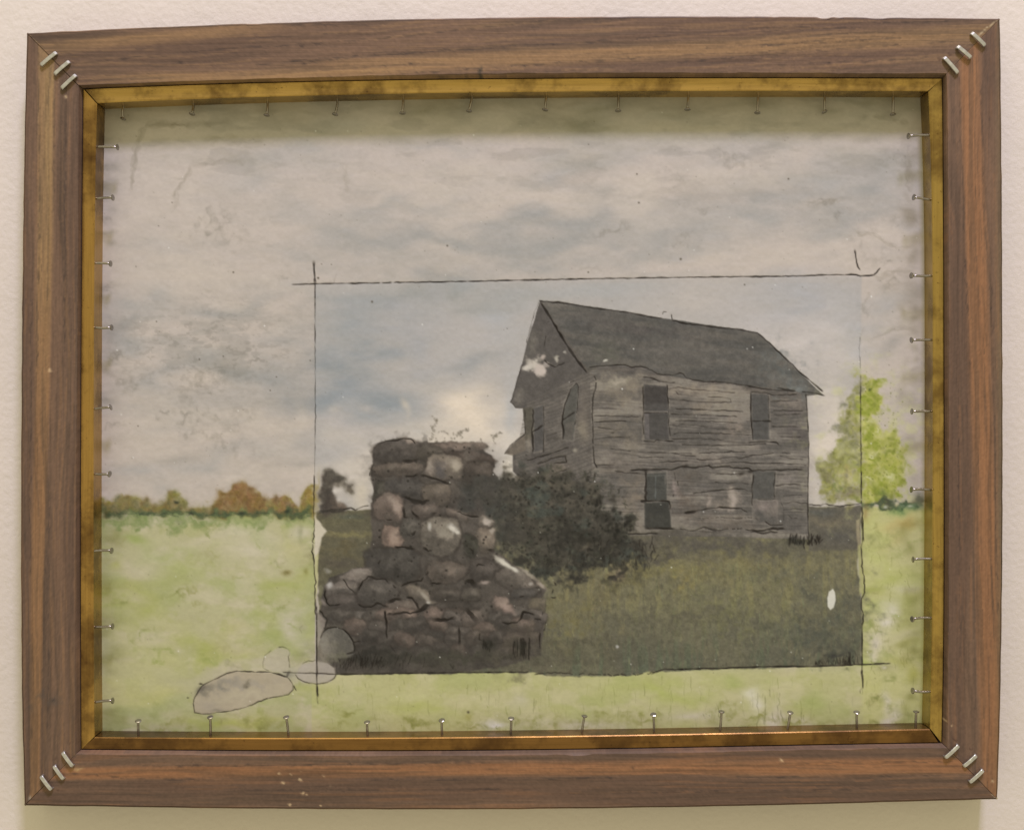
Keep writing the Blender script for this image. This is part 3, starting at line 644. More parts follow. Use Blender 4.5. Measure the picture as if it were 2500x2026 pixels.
        B(cx - rx * .55, cy, rx * .35, ry * .7, col * .68, .4, rot, .6, 2, .35)
        B(cx, cy, rx * .9, ry * .8, C(98, 92, 84), .25, rot, 1.2, 2, .9)

    for a in [(965, 1100, 56, 26, C(96, 88, 81)), (972, 1145, 60, 17, C(114, 102, 91)), (1105, 1092, 76, 13, C(132, 117, 105)), (1140, 1118, 62, 15, C(86, 75, 67), 4),
              (1052, 1105, 34, 18, C(98, 90, 80)), (1086, 1140, 42, 32, C(146, 133, 118)), (1165, 1150, 36, 24, C(98, 88, 79)), (985, 1196, 52, 25, C(84, 79, 74)), (925, 1205, 14, 30, C(78, 74, 64)),
              (1066, 1208, 32, 28, C(122, 110, 97)), (948, 1240, 36, 33, C(134, 118, 106)), (1042, 1246, 30, 18, C(116, 104, 94)), (1115, 1256, 30, 10, C(120, 107, 97), 24),
              (1188, 1273, 17, 16, C(160, 146, 132)), (1186, 1316, 22, 28, C(140, 126, 111)), (958, 1308, 28, 27, C(156, 134, 119), 20), (1002, 1288, 26, 22, C(96, 90, 82)), (1076, 1306, 50, 46, C(134, 124, 111)),
              (960, 1378, 66, 42, C(80, 75, 69)), (1090, 1396, 46, 25, C(118, 106, 95)), (1180, 1390, 34, 26, C(92, 84, 77)), (1150, 1330, 14, 26, C(72, 70, 60)), (868, 1408, 34, 18, C(156, 143, 132), -18),
              (836, 1436, 40, 18, C(128, 118, 109), -10), (846, 1466, 42, 16, C(104, 95, 88)), (922, 1446, 48, 32, C(100, 93, 86)), (1030, 1452, 38, 15, C(138, 126, 112), 24), (985, 1482, 42, 16, C(118, 106, 96)),
              (1232, 1480, 34, 15, C(148, 129, 117), 34), (1150, 1450, 24, 16, C(104, 96, 86)), (1262, 1420, 52, 24, C(120, 110, 100), 24), (1278, 1448, 30, 14, C(96, 90, 84)), (1090, 1450, 34, 16, C(92, 84, 76)),
              (860, 1506, 58, 16, C(106, 99, 92)), (1100, 1500, 40, 18, C(90, 80, 72)), (1000, 1540, 44, 24, C(88, 80, 73)), (1090, 1545, 38, 22, C(82, 76, 69)), (1180, 1500, 30, 20, C(80, 73, 66)),
              (1150, 1540, 22, 22, C(98, 88, 80)), (1290, 1520, 34, 26, C(94, 86, 80)), (1200, 1545, 30, 18, C(100, 90, 82)), (905, 1550, 46, 24, C(86, 80, 74)), (1312, 1480, 18, 20, C(116, 106, 90))]:
        stone(a[0], a[1], a[2] * 1.04, a[3] * 1.04, *a[4:])
    for k in range(44):
        y = 1500 + 30 * (k // 11) + rng.normal(0, 6)
        x = 800 + (k % 11) * 50 + rng.normal(0, 10) + 22 * ((k // 11) % 2)
        if 836 < x < 1312:
            stone(x, y, rng.uniform(20, 32), rng.uniform(13, 20), [C(108, 99, 91), C(92, 85, 78), C(118, 106, 96), C(126, 110, 99)][rng.integers(4)] * (1.04 - .09 * (k // 11)), rng.uniform(-20, 20))
    sl, m, sd = cv.polymask(chim, 6, 3)
    cv.mix(sl, C(84, 77, 70), m * .2)
    sl, m, sd = cv.polymask([(776, 1505), (1328, 1495), (1322, 1640), (776, 1640)], 24, 12)
    cv.mix(sl, C(84, 77, 69), m * .10)
    cv.dabs([(1112, 1178), (1204, 1168), (1212, 1250), (1130, 1240)], 130, 5, 13, [C(74, 69, 64), C(88, 82, 75), C(60, 57, 51), C(72, 71, 66)], .7, 85, 10, 3)
    cv.dabs([(1150, 1170), (1260, 1170), (1270, 1330), (1215, 1330), (1205, 1250)], 90, 4, 11, [C(72, 68, 62), C(62, 60, 54), C(84, 78, 70)], .6, 86, 6)
    B(1090, 1606, 260, 16, C(76, 73, 62), .6, 0, .5, 2, .4); B(900, 1602, 90, 20, C(56, 53, 48), .7, 0, .5, 2, .4); B(1280, 1590, 60, 40, C(98, 90, 76), .5, 0, .8)
    # light scraped-through patches
    for x, y, rx, ry, rot, c, a in [(998, 1077, 18, 6, 14, C(158, 142, 128), .8), (1075, 1148, 14, 20, 5, C(92, 86, 82), .9), (1112, 1138, 9, 16, 0, C(178, 164, 144), .8), (1050, 1142, 10, 18, 0, C(158, 144, 132), .6),
                                    (1106, 1292, 15, 8, 28, C(206, 196, 180), .95), (1117, 1300, 7, 4, 20, C(200, 190, 174), .9), (1049, 1286, 5, 10, 0, C(196, 188, 176), .9), (1070, 1290, 26, 20, 0, C(146, 136, 122), .5),
                                    (1192, 1272, 10, 9, 0, C(184, 170, 156), .8), (1202, 1296, 6, 6, 0, C(170, 156, 140), .8), (970, 1238, 14, 24, -15, C(162, 142, 128), .8), (960, 1316, 18, 16, 20, C(166, 142, 127), .7),
                                    (1236, 1376, 34, 8, 37, C(204, 194, 176), .98), (1255, 1392, 8, 6, 40, C(200, 190, 174), .9), (1290, 1400, 30, 6, 32, C(158, 146, 130), .85), (1320, 1428, 12, 6, 40, C(172, 156, 140), .8),
                                    (1182, 1421, 13, 5, -8, C(160, 144, 134), .85), (1296, 1424, 6, 4, 0, C(176, 164, 152), .7), (808, 1430, 8, 12, 20, C(182, 174, 166), .9), (800, 1394, 8, 5, 20, C(150, 144, 134), .7),
                                    (1040, 1458, 18, 6, 40, C(168, 156, 140), .7), (1046, 1470, 5, 4, 0, C(182, 172, 160), .8), (1240, 1482, 22, 9, 36, C(158, 136, 124), .8), (790, 1468, 6, 8, -20, C(140, 128, 120), .6)]:
        B(x, y, rx, ry, c, a, rot, .35, 3)
    # ink joints
    for pts, w, a in [([(922, 1083), (948, 1075), (970, 1076), (985, 1070), (1004, 1072), (1014, 1082)], 2, .8), ([(901, 1162), (908, 1140), (914, 1130)], 2, .6), ([(938, 1131), (945, 1130)], 2.5, .6),
                      ([(985, 1125), (1000, 1126), (1020, 1124)], 5, .6), ([(990, 1163), (1010, 1162), (1018, 1158)], 3, .75), ([(1030, 1160), (1060, 1168), (1085, 1176), (1098, 1182)], 4, .7),
                      ([(985, 1212), (1010, 1222), (1035, 1226), (1048, 1220)], 4.5, .7), ([(1000, 1225), (1020, 1230), (1040, 1222)], 4, .5), ([(942, 1268), (956, 1270)], 3, .8), ([(984, 1240), (988, 1260), (996, 1264)], 5, .7),
                      ([(1005, 1248), (1016, 1258), (1022, 1264)], 4, .75), ([(1056, 1256), (1068, 1252)], 6, .7), ([(1115, 1248), (1130, 1254), (1146, 1260), (1168, 1262)], 3, .8),
                      ([(998, 1306), (1010, 1303), (1016, 1296)], 4, .7), ([(965, 1335), (990, 1335), (1010, 1341)], 4, .85), ([(1034, 1338), (1046, 1345), (1055, 1343)], 3.4, .85), ([(928, 1369), (926, 1376), (922, 1372)], 3.6, .8),
                      ([(1146, 1338), (1154, 1344), (1156, 1355)], 4, .85), ([(1152, 1316), (1158, 1314)], 5, .6), ([(1190, 1344), (1204, 1342)], 6, .7), ([(1164, 1382), (1166, 1377), (1184, 1380)], 2.4, .7),
                      ([(1040, 1404), (1044, 1395)], 4, .85), ([(1052, 1425), (1075, 1423)], 3.4, .8), ([(1135, 1420), (1152, 1418), (1158, 1428)], 8, .7), ([(875, 1440), (885, 1420), (900, 1408), (925, 1413), (940, 1415), (948, 1423)], 3.4, .85),
                      ([(960, 1427), (968, 1436)], 3, .8), ([(980, 1432), (995, 1422), (1015, 1418), (1028, 1417), (1033, 1410)], 3, .8), ([(838, 1414), (848, 1428), (866, 1446)], 2.2, .7),
                      ([(795, 1440), (792, 1452), (798, 1470), (806, 1478), (830, 1475)], 3, .85), ([(874, 1475), (884, 1480), (905, 1481), (920, 1472), (945, 1480)], 3.6, .85), ([(948, 1470), (965, 1462), (980, 1464)], 5, .8),
                      ([(992, 1457), (1005, 1460), (1016, 1472), (1022, 1486)], 3.4, .85), ([(1020, 1490), (1035, 1482), (1046, 1476)], 6, .8), ([(960, 1498), (985, 1494), (1000, 1498), (1025, 1492), (1040, 1485)], 3.4, .8),
                      ([(940, 1492), (943, 1515), (944, 1545), (945, 1556)], 3.4, .8), ([(946, 1500), (958, 1498)], 4, .6), ([(1060, 1512), (1090, 1513), (1110, 1508)], 6, .7), ([(1140, 1488), (1150, 1500), (1160, 1512)], 7, .6),
                      ([(1120, 1530), (1122, 1548), (1122, 1572)], 4, .6), ([(1172, 1545), (1170, 1562), (1174, 1564)], 2.8, .8), ([(1225, 1518), (1240, 1522), (1262, 1518), (1270, 1510), (1278, 1494), (1290, 1494), (1305, 1500)], 3.4, .8),
                      ([(1304, 1510), (1322, 1513)], 3, .8), ([(1326, 1495), (1322, 1502)], 2, .8), ([(1333, 1518), (1328, 1540)], 2.2, .7), ([(1318, 1542), (1318, 1582)], 2.6, .85), ([(1350, 1438), (1346, 1448)], 3, .8),
                      ([(1352, 1420), (1358, 1428)], 3, .8), ([(1345, 1458), (1356, 1459)], 2.6, .8), ([(1306, 1434), (1312, 1436)], 5, .7), ([(1268, 1457), (1280, 1455)], 2.4, .7)]:
        ink(pts, w * 1.15, min(1, a * 1.15), 1.1, .6)
    cv.dots(150, 905, 1090, 1330, 1520, 1.2, 3.2, C(44, 40, 35), .7, 83)
    for _ in range(90):
        x, y = 890 + rng.normal(0, 48), 1638 - abs(rng.normal(0, 14))
        ink([(x, y), (x + rng.normal(4, 6), y - rng.uniform(8, 34))], rng.uniform(1, 2.2), .6, 1.2, .2, seed=_)
    for xs, ya, yb, n in [((1170, 1210), 1560, 1592, 9), ((1244, 1296), 1555, 1612, 13)]:
        for _ in range(n):
            x = rng.uniform(*xs); y = rng.uniform(ya, ya + 12)
            ink([(x, y), (x + rng.normal(1, 2), rng.uniform(yb - 16, yb))], rng.uniform(1.8, 3.4), .8, .6, .5, seed=_)
    B(1192, 1576, 18, 14, C(40, 40, 34), .55); B(1272, 1580, 16, 18, C(48, 48, 40), .5)
    ink([(1098, 1620), (1106, 1632), (1108, 1624)], 2, .7, .5)
    # round stone at the lower left of the wall
    P([(780, 1570), (784, 1552), (795, 1537), (812, 1531), (830, 1533), (850, 1545), (861, 1560), (865, 1580), (866, 1592), (855, 1602), (830, 1606), (806, 1604), (788, 1594)], C(100, 95, 87), .9, 4, 2)
    B(790, 1565, 12, 16, C(120, 116, 110), .35); B(815, 1590, 30, 16, C(106, 102, 84), .45, 0, .8, 2, .5); B(820, 1548, 26, 12, C(96, 92, 84), .5, 0, .8, 2, .5)
    P([(772, 1492), (782, 1500), (797, 1515), (794, 1530), (784, 1548), (774, 1580)], C(150, 138, 128), .7, 3, 2)
    ink([(782, 1557), (786, 1546), (800, 1533), (818, 1530), (838, 1536), (852, 1548), (860, 1562), (863, 1568), (880, 1564)], 2.8, .9, .5); ink([(863, 1568), (866, 1582), (864, 1592), (845, 1596)], 3, .7, .9)
    ink([(781, 1490), (788, 1500), (798, 1512), (795, 1528), (792, 1538)], 2.6, .85, .8)
    # ---- flat drawn stones on the pale meadow ----------------------------------------------------
    big = [(472, 1716), (476, 1702), (483, 1688), (496, 1671), (526, 1656), (560, 1641), (577, 1638), (612, 1639), (646, 1639), (676, 1644), (702, 1654), (715, 1669), (716, 1682),
           (704, 1695), (655, 1704), (633, 1712), (601, 1725), (569, 1734), (526, 1739), (511, 1742), (491, 1742), (475, 1739)]
    B(560, 1645, 90, 22, C(178, 166, 142), .6, -12, .6); B(708, 1640, 34, 18, C(172, 162, 146), .6); B(780, 1590, 30, 50, C(180, 168, 150), .4)
    P(big, C(172, 157, 133), .97, 3, 1.5)
    B(600, 1700, 90, 16, C(182, 169, 142), .6, -12, .6); B(495, 1684, 18, 10, C(96, 90, 82), .8, -30, .5); B(540, 1676, 50, 8, C(132, 124, 112), .6, -14, .8, 2, .6); B(610, 1668, 60, 12, C(158, 147, 132), .6, -8, .8, 2, .5)
    B(607, 1666, 6, 10, C(112, 104, 90), .7, 20, .8); B(604, 1676, 5, 4, C(112, 104, 90), .6); B(510, 1722, 26, 12, C(158, 146, 130), .5); B(530, 1734, 16, 4, C(120, 112, 100), .5)
    ink(big[:10], 2.2, .85, .8); ink(big[9:15], 2, .75, .8); ink(big[14:] + [big[0]], 2.2, .8, .7); ink([(675, 1644), (700, 1652), (704, 1640)], 5, .6, 2, .2); ink([(716, 1672), (720, 1680), (724, 1686)], 2.4, .7, .8)
    ink([(486, 1668), (494, 1669)], 3, .7, 1.2); ink([(456, 1703), (462, 1703)], 3, .6, .5)
    P([(642, 1618), (646, 1602), (660, 1589), (680, 1579), (700, 1582), (708, 1592), (705, 1604), (709, 1622), (700, 1636), (670, 1638), (650, 1632)], C(180, 168, 146), .75, 4, 2)
    ink([(662, 1587), (646, 1600), (641, 1618), (644, 1632), (656, 1638)], 1.6, .6, .9, .3); ink([(680, 1579), (698, 1580), (706, 1588), (704, 1602), (707, 1616), (706, 1630)], 2, .5, 1.2, .3)
    P([(722, 1646), (735, 1622), (770, 1613), (800, 1616), (818, 1630), (820, 1648), (808, 1662), (780, 1668), (740, 1664), (726, 1654)], C(172, 160, 146), .85, 4, 2)
    ink([(720, 1645), (728, 1656), (745, 1665), (775, 1669), (800, 1665), (816, 1656), (821, 1646)], 1.9, .7, .6, .4); ink([(820, 1645), (815, 1628), (800, 1618)], 1.4, .5, .6, .3); ink([(736, 1620), (752, 1615), (770, 1612)], 1.8, .5, 1.4, .3)
    B(705, 1645, 14, 8, C(120, 114, 104), .5, 10); B(736, 1530, 12, 12, C(150, 140, 122), .3)
    ink([(738, 1526), (732, 1535), (737, 1546)], 1.6, .3, .8, .2)

    # ---- tree on the right ------------------------------------------------------------------------
    tl = [(2100, 915), (2090, 926), (2082, 945), (2076, 975), (2062, 1002), (2048, 1040), (2044, 1070), (2050, 1085), (2030, 1110), (2008, 1140), (2000, 1165), (2006, 1195), (2014, 1228), (2101, 1230)]
    tr = [(2102, 918), (2120, 930), (2148, 948), (2160, 972), (2145, 1000), (2130, 1020), (2150, 1040), (2190, 1048), (2205, 1062), (2190, 1090), (2200, 1140), (2204, 1180), (2190, 1212), (2150, 1228), (2102, 1226)]
    P(tl, C(146, 140, 98), .8, 9, 9, .4)
    cv.dabs(tl, 330, 2.5, 7, [C(122, 118, 70), C(112, 112, 62), C(118, 112, 92), C(152, 148, 78), C(128, 126, 70), C(160, 152, 104)], .7, 91, 10, 3)
    for x, y, rx, ry in [(2088, 960, 10, 26), (2092, 990, 10, 12), (2060, 985, 10, 8), (2040, 1040, 10, 12), (2052, 1060, 14, 16), (2072, 1085, 14, 22), (2088, 1120, 12, 24), (2060, 980, 5, 12)]:
        B(x, y, rx, ry, C(116, 112, 94), .5, 0, .9, 2, .5)
    for x, y, rx, ry, c in [(2032, 1185, 14, 10, C(96, 112, 64)), (2044, 1120, 26, 18, C(120, 118, 66)), (2074, 1155, 18, 10, C(160, 144, 96)), (2080, 1040, 14, 14, C(146, 142, 84)), (2076, 1168, 8, 6, C(188, 172, 144)),
                            (2094, 1092, 8, 10, C(186, 176, 140)), (2014, 1160, 12, 26, C(122, 116, 86)), (2060, 1215, 40, 12, C(130, 120, 100))]:
        B(x, y, rx, ry, c, .65, 0, .9, 2, .5)
    B(2150, 1090, 90, 130, C(196, 192, 128), .45, 0, .7)
    P(tr, C(172, 168, 94), .85, 12, 11, .35)
    cv.dabs(tr, 360, 2.5, 8, [C(152, 152, 74), C(138, 140, 66), C(174, 170, 92), C(124, 126, 62), C(192, 186, 112), C(120, 126, 56)], .62, 92, 12, 3)
    for x, y, rx, ry in [(2125, 960, 26, 20), (2140, 985, 22, 16), (2115, 1000, 16, 20), (2150, 1080, 24, 20), (2120, 1075, 20, 14), (2190, 1080, 18, 14), (2120, 1130, 26, 16), (2185, 1150, 20, 24), (2130, 1190, 30, 14), (2180, 1195, 22, 14)]:
        B(x, y, rx, ry, C(132, 140, 56), .45, rng.uniform(-30, 30), 1.1, 2, .9)
    for x, y, rx, ry in [(2150, 1050, 16, 10), (2120, 1172, 18, 8), (2172, 1160, 12, 10), (2135, 1110, 20, 8), (2120, 1026, 14, 8)]:
        B(x, y, rx, ry, C(196, 190, 140), .5, rng.uniform(-30, 30), 1.1, 2, .9)
    cv.dots(110, 2104, 930, 2205, 1220, .8, 1.9, C(92, 96, 44), .55, 93)
    B(2123, 951, 4, 4, C(70, 76, 40), .8)
    # dark shrubs on the right horizon
    for x in np.arange(2108, 2250, 7):
        B(x, 1228 + (x - 2108) * .06 + rng.normal(0, 4), rng.uniform(8, 16), rng.uniform(5, 10), [C(72, 90, 62), C(84, 84, 66), C(66, 84, 66)][rng.integers(3)], rng.uniform(.45, .85), 0, 1, 2, .4)
    B(2158, 1206, 12, 12, C(92, 104, 58), .7); B(2190, 1250, 26, 10, C(128, 146, 92), .7); B(2228, 1240, 26, 10, C(78, 104, 72), .7); B(2240, 1220, 16, 14, C(74, 76, 58), .7)
    B(2160, 1236, 6, 4, C(196, 196, 176), .7); B(2222, 1236, 7, 3, C(200, 196, 170), .6); B(2115, 1250, 8, 22, C(140, 116, 76), .6); B(2215, 1275, 24, 14, C(178, 150, 96), .5)
    ink([(1974, 1231), (2005, 1234), (2015, 1229), (2030, 1233), (2050, 1236), (2075, 1232), (2102, 1229)], 2.2, .8, .8, .5)
    cv.dabs([(1976, 1110), (1990, 1106), (1994, 1120), (1985, 1230), (1976, 1230)], 16, 4, 8, [C(160, 148, 136)], .4, 94, 3)

    # ---- grass tufts, bare spot -------------------------------------------------------------------
    for _ in range(46):
        x = rng.uniform(1926, 2000); y = 1330 - abs(x - 1965) * .12 + rng.normal(0, 4)
        ink([(x, y), (x + rng.normal(2, 3), y - rng.uniform(8, 26))], rng.uniform(1.4, 2.6), .75, .8, .4, seed=_)
    B(1950, 1318, 26, 8, C(40, 40, 36), .6, 0, .8)
    for _ in range(60):
        x = rng.uniform(1990, 2100)
        ink([(x, 1622 - (x - 1990) * .01), (x + rng.normal(0, 4), 1618 - rng.uniform(6, 34) * (x - 1960) / 140)], rng.uniform(1.2, 2.6), .5, 1, .3, seed=_)
    P([(2019, 1460), (2024, 1444), (2033, 1437), (2038, 1446), (2040, 1464), (2036, 1482), (2028, 1488), (2021, 1480)], C(204, 197, 180), 1, 2, 1)
    B(1507, 1578, 4, 4, C(178, 172, 164), .9, 0, .1, 3)

    # ---- the cropping lines scratched and inked into the wax ----------------------------------------
    ink([(712, 695), (780, 693), (860, 692), (928, 691)], 3, .8, .3); ink([(932, 691), (956, 690)], 3, .8, .2); ink([(960, 690), (1100, 688), (1290, 684), (1500, 680), (1700, 677), (1900, 675), (2040, 671), (2090, 671), (2100, 674), (2132, 672)], 2.8, .85, .5)
    ink([(2132, 672), (2142, 664), (2149, 654)], 3.4, .85, .4); ink([(2087, 611), (2091, 640), (2094, 652), (2100, 660)], 3.6, .9, .4)
    ink([(766, 640), (767, 662), (769, 690)], 5.4, .85, .4); ink([(769, 690), (769, 730)], 2.6, .8, .3); ink([(769, 730), (769, 860), (770, 1000), (769, 1080), (768, 1160)], 1.9, .62, .5)
    ink([(768, 1160), (766, 1230), (767, 1280), (766, 1310), (763, 1322), (768, 1325)], 2.2, .75, .8); ink([(764, 1328), (762, 1345), (768, 1375), (767, 1400), (771, 1420), (769, 1450), (771, 1500)], 2.6, .8, 1.0)
    ink([(773, 1480), (773, 1600), (774, 1700)], 2.8, .8, .3); ink([(774, 1700), (776, 1718)], 2.4, .5, .3); ink([(774, 1672), (776, 1700)], 4, .6, .4)
    ink([(690, 1640), (720, 1642), (772, 1643), (830, 1646)], 2.6, .7, .4); ink([(830, 1646), (900, 1645), (1000, 1643), (1100, 1642), (1290, 1640)], 2.8, .85, .4)
    ink([(1305, 1646), (1330, 1642), (1370, 1641)], 2.4, .7, 1.4); ink([(1370, 1644), (1420, 1646), (1480, 1645), (1530, 1650), (1580, 1642), (1600, 1644)], 2.6, .6, 2.6, breaks=.35); ink([(1590, 1644), (1608, 1638), (1620, 1636), (1640, 1634)], 3, .8, 2)
    ink([(1638, 1634), (1760, 1631), (1860, 1627), (1990, 1626), (2100, 1622), (2130, 1621)], 3.2, .88, .5); ink([(2130, 1621), (2155, 1619), (2174, 1619)], 4.2, .85, .5)
    B(2160, 1630, 20, 9, C(130, 124, 90), .5); B(2158, 1629, 6, 4, C(196, 186, 160), .8)
    ink([(2099, 824), (2098, 860), (2100, 900)], 1.6, .5, .8); ink([(2101, 915), (2101, 1000), (2102, 1100), (2103, 1160)], 2.2, .65, .5); ink([(2103, 1150), (2103, 1230)], 3.2, .75, .5)
    ink([(2104, 1236), (2106, 1290), (2107, 1320)], 4.4, .85, .6); ink([(2107, 1320), (2103, 1335), (2105, 1380), (2107, 1402), (2111, 1425), (2111, 1445), (2104, 1460), (2103, 1485), (2108, 1500), (2105, 1525)], 2.4, .82, 1.2)
    ink([(2105, 1520), (2105, 1600), (2104, 1640)], 2.4, .8, .3); ink([(2104, 1635), (2106, 1660), (2107, 1680)], 4.4, .9, .4); S([(2101, 1680), (2100, 1692)], 1.4, INK, .5)
    S([(822, 668), (815, 690)], 1.2, C(120, 108, 92), .7, .3)
    # dark specks and flecks in the wax, then glints painted as pale dots
    for x, y, r in [(1555, 425.5, 3), (1560, 495.5, 3.4), (1925, 437, 3.2), (777, 679, 4), (785, 645, 2), (809, 646, 2), (1092, 600, 3.4), (570, 665, 3.2), (382, 785, 2.6), (420, 495, 2.4), (387, 552, 2), (332, 651, 2),
                    (337, 1040, 2.4), (1238, 802, 2), (675, 920, 2.6), (757, 880, 2.4), (545, 870, 2.6), (487, 877, 2.4), (660, 953, 2.6), (1143, 1738, 5), (1662, 633, 4), (1436, 665, 3), (1818, 695, 3), (908, 737, 4), (1437, 353, 2)]:
        B(x, y, r * .7, r * .7, C(76, 68, 56), .75, 0, .1, 2.5)
    B(1143, 1750, 8, 6, C(150, 140, 80), .5)
    cv.dots(420, 250, 240, 2250, 1780, .7, 1.5, C(88, 80, 66), .4, 95)
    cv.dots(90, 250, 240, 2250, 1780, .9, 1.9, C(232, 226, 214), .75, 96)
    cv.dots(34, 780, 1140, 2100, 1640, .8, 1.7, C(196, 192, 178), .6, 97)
    # photographic grit in the darker, printed part
    dark = sstep(.60, .38, cv.rgb.mean(axis=2))
    cv.rgb *= 1 + (dark * ((cv.noise(9, 8, 110, 3) - .5) * .10 + (cv.noise(3.5, 3.5, 111, 2) - .5) * .07))[..., None]
    # waxy mottling over everything
    cv.rgb *= 1 + ((cv.noise(9, 6, 98, 2) - .5) * .028 + (cv.noise(2.6, 2.6, 99, 1) - .5) * .012)[..., None]
    # deepen the darks of the print
    cv.rgb = np.where(cv.rgb < .5, cv.rgb * (.84 + .32 * cv.rgb), cv.rgb)
    cv.rgb = np.clip(cv.rgb, 0, 1)
    return cv
# <<< PAINT

# ------------------------------------------------------------------------------------------
# helpers
# ------------------------------------------------------------------------------------------
def add_mesh(name, verts, faces, mat, parent=None, inv=None, colors=None, smooth=False):
    me = bpy.data.meshes.new(name)
    me.from_pydata([tuple(map(float, v)) for v in verts], [], faces)
    me.update()
    return add_obj(name, me, mat, parent, inv, colors, smooth)


def add_obj(name, me, mat, parent=None, inv=None, colors=None, smooth=False):
    if colors is not None:
        at = me.color_attributes.new('paint', 'FLOAT_COLOR', 'POINT')
        c4 = np.ones((len(me.vertices), 4), dtype=np.float32)
        c4[:, :3] = colors
        at.data.foreach_set('color', c4.ravel())
    if smooth:
        me.polygons.foreach_set('use_smooth', [True] * len(me.polygons))
    if mat is not None:
        me.materials.append(mat)
    o = bpy.data.objects.new(name, me)
    col.objects.link(o)
    if parent is not None:
        o.parent = parent
        if inv is not None:
            o.matrix_parent_inverse = inv
    return o


def new_mat(name):
    m = bpy.data.materials.new(name)
    m.use_nodes = True
    nt = m.node_tree
    return m, nt, nt.nodes['Principled BSDF']


def node(nt, kind, **kw):
    n = nt.nodes.new(kind)
    for k, v in kw.items():
        if k in n.inputs:
            n.inputs[k].default_value = v
        else:
            setattr(n, k, v)
    return n


def noise_node(nt, scale, map_scale=(1, 1, 1), detail=3, rough=.55, loc=(0, 0, 0)):
    tc = node(nt, 'ShaderNodeTexCoord')
    mp = node(nt, 'ShaderNodeMapping')
    mp.inputs['Scale'].default_value = map_scale
    mp.inputs['Location'].default_value = loc
    nz = node(nt, 'ShaderNodeTexNoise', Scale=scale, Detail=detail, Roughness=rough)
    nt.links.new(tc.outputs['Object'], mp.inputs['Vector'])
    nt.links.new(mp.outputs['Vector'], nz.inputs['Vector'])
    return nz


def ramp(nt, src, stops):
    r = node(nt, 'ShaderNodeValToRGB')
    e = r.color_ramp.elements
    while len(e) < len(stops):
        e.new(.5)
    for el, (p, c) in zip(e, stops):
        el.position = p
        el.color = (*c, 1)
    nt.links.new(src, r.inputs['Fac'])
    return r


def bump(nt, bsdf, height, strength, dist):
    b = node(nt, 'ShaderNodeBump', Strength=strength, Distance=dist)
    nt.links.new(height, b.inputs['Height'])
    nt.links.new(b.outputs['Normal'], bsdf.inputs['Normal'])
    return b


# ------------------------------------------------------------------------------------------
# materials
# ------------------------------------------------------------------------------------------
def wall_material():
    m, nt, p = new_mat('wall_paint')
    a = noise_node(nt, 9, (1, 1, 1), 2)
    r = ramp(nt, a.outputs['Fac'], [(.3, (.72, .70, .69)), (.7, (.75, .73, .72))])
    nt.links.new(r.outputs['Color'], p.inputs['Base Color'])
    p.inputs['Roughness'].default_value = .75
    p.inputs['Specular IOR Level'].default_value = .25
    b1 = noise_node(nt, 330, (1, 1, 1), 3, .5)
    b2 = noise_node(nt, 70, (1, 1, 1), 2, .5)
    add = node(nt, 'ShaderNodeMath', operation='MULTIPLY_ADD')
    add.inputs[1].default_value = 1.2
    nt.links.new(b2.outputs['Fac'], add.inputs[0])
    nt.links.new(b1.outputs['Fac'], add.inputs[2])
    bump(nt, p, add.outputs['Value'], .4, .0008)
    return m


def wax_material():
    m, nt, p = new_mat('encaustic_wax')
    at = node(nt, 'ShaderNodeAttribute', attribute_name='paint')
    nt.links.new(at.outputs['Color'], p.inputs['Base Color'])
    n = noise_node(nt, 60, (1, 1, 1), 3)
    rr = node(nt, 'ShaderNodeMapRange')
    rr.inputs['To Min'].default_value = .38
    rr.inputs['To Max'].default_value = .78
    nt.links.new(n.outputs['Fac'], rr.inputs['Value'])
    nt.links.new(rr.outputs['Result'], p.inputs['Roughness'])
    p.inputs['Specular IOR Level'].default_value = .16
    b = noise_node(nt, 120, (1, 1, 1.6), 3)
    bump(nt, p, b.outputs['Fac'], .02, .0003)
    return m


def wood_material(name, scale):
    m, nt, p = new_mat(name)
    at = node(nt, 'ShaderNodeAttribute', attribute_name='paint')
    g = noise_node(nt, 1.0, scale, 4, .6)
    r = ramp(nt, g.outputs['Fac'], [(.30, (.62, .60, .60)), (.5, (1, 1, 1)), (.72, (1.22, 1.18, 1.12))])
    mx = node(nt, 'ShaderNodeMix', data_type='RGBA', blend_type='MULTIPLY')
    mx.inputs['Factor'].default_value = .5
    nt.links.new(at.outputs['Color'], mx.inputs[6])
    nt.links.new(r.outputs['Color'], mx.inputs[7])
    nt.links.new(mx.outputs[2], p.inputs['Base Color'])
    p.inputs['Roughness'].default_value = .5
    p.inputs['Specular IOR Level'].default_value = .22
    bump(nt, p, g.outputs['Fac'], .35, .0004)
    return m


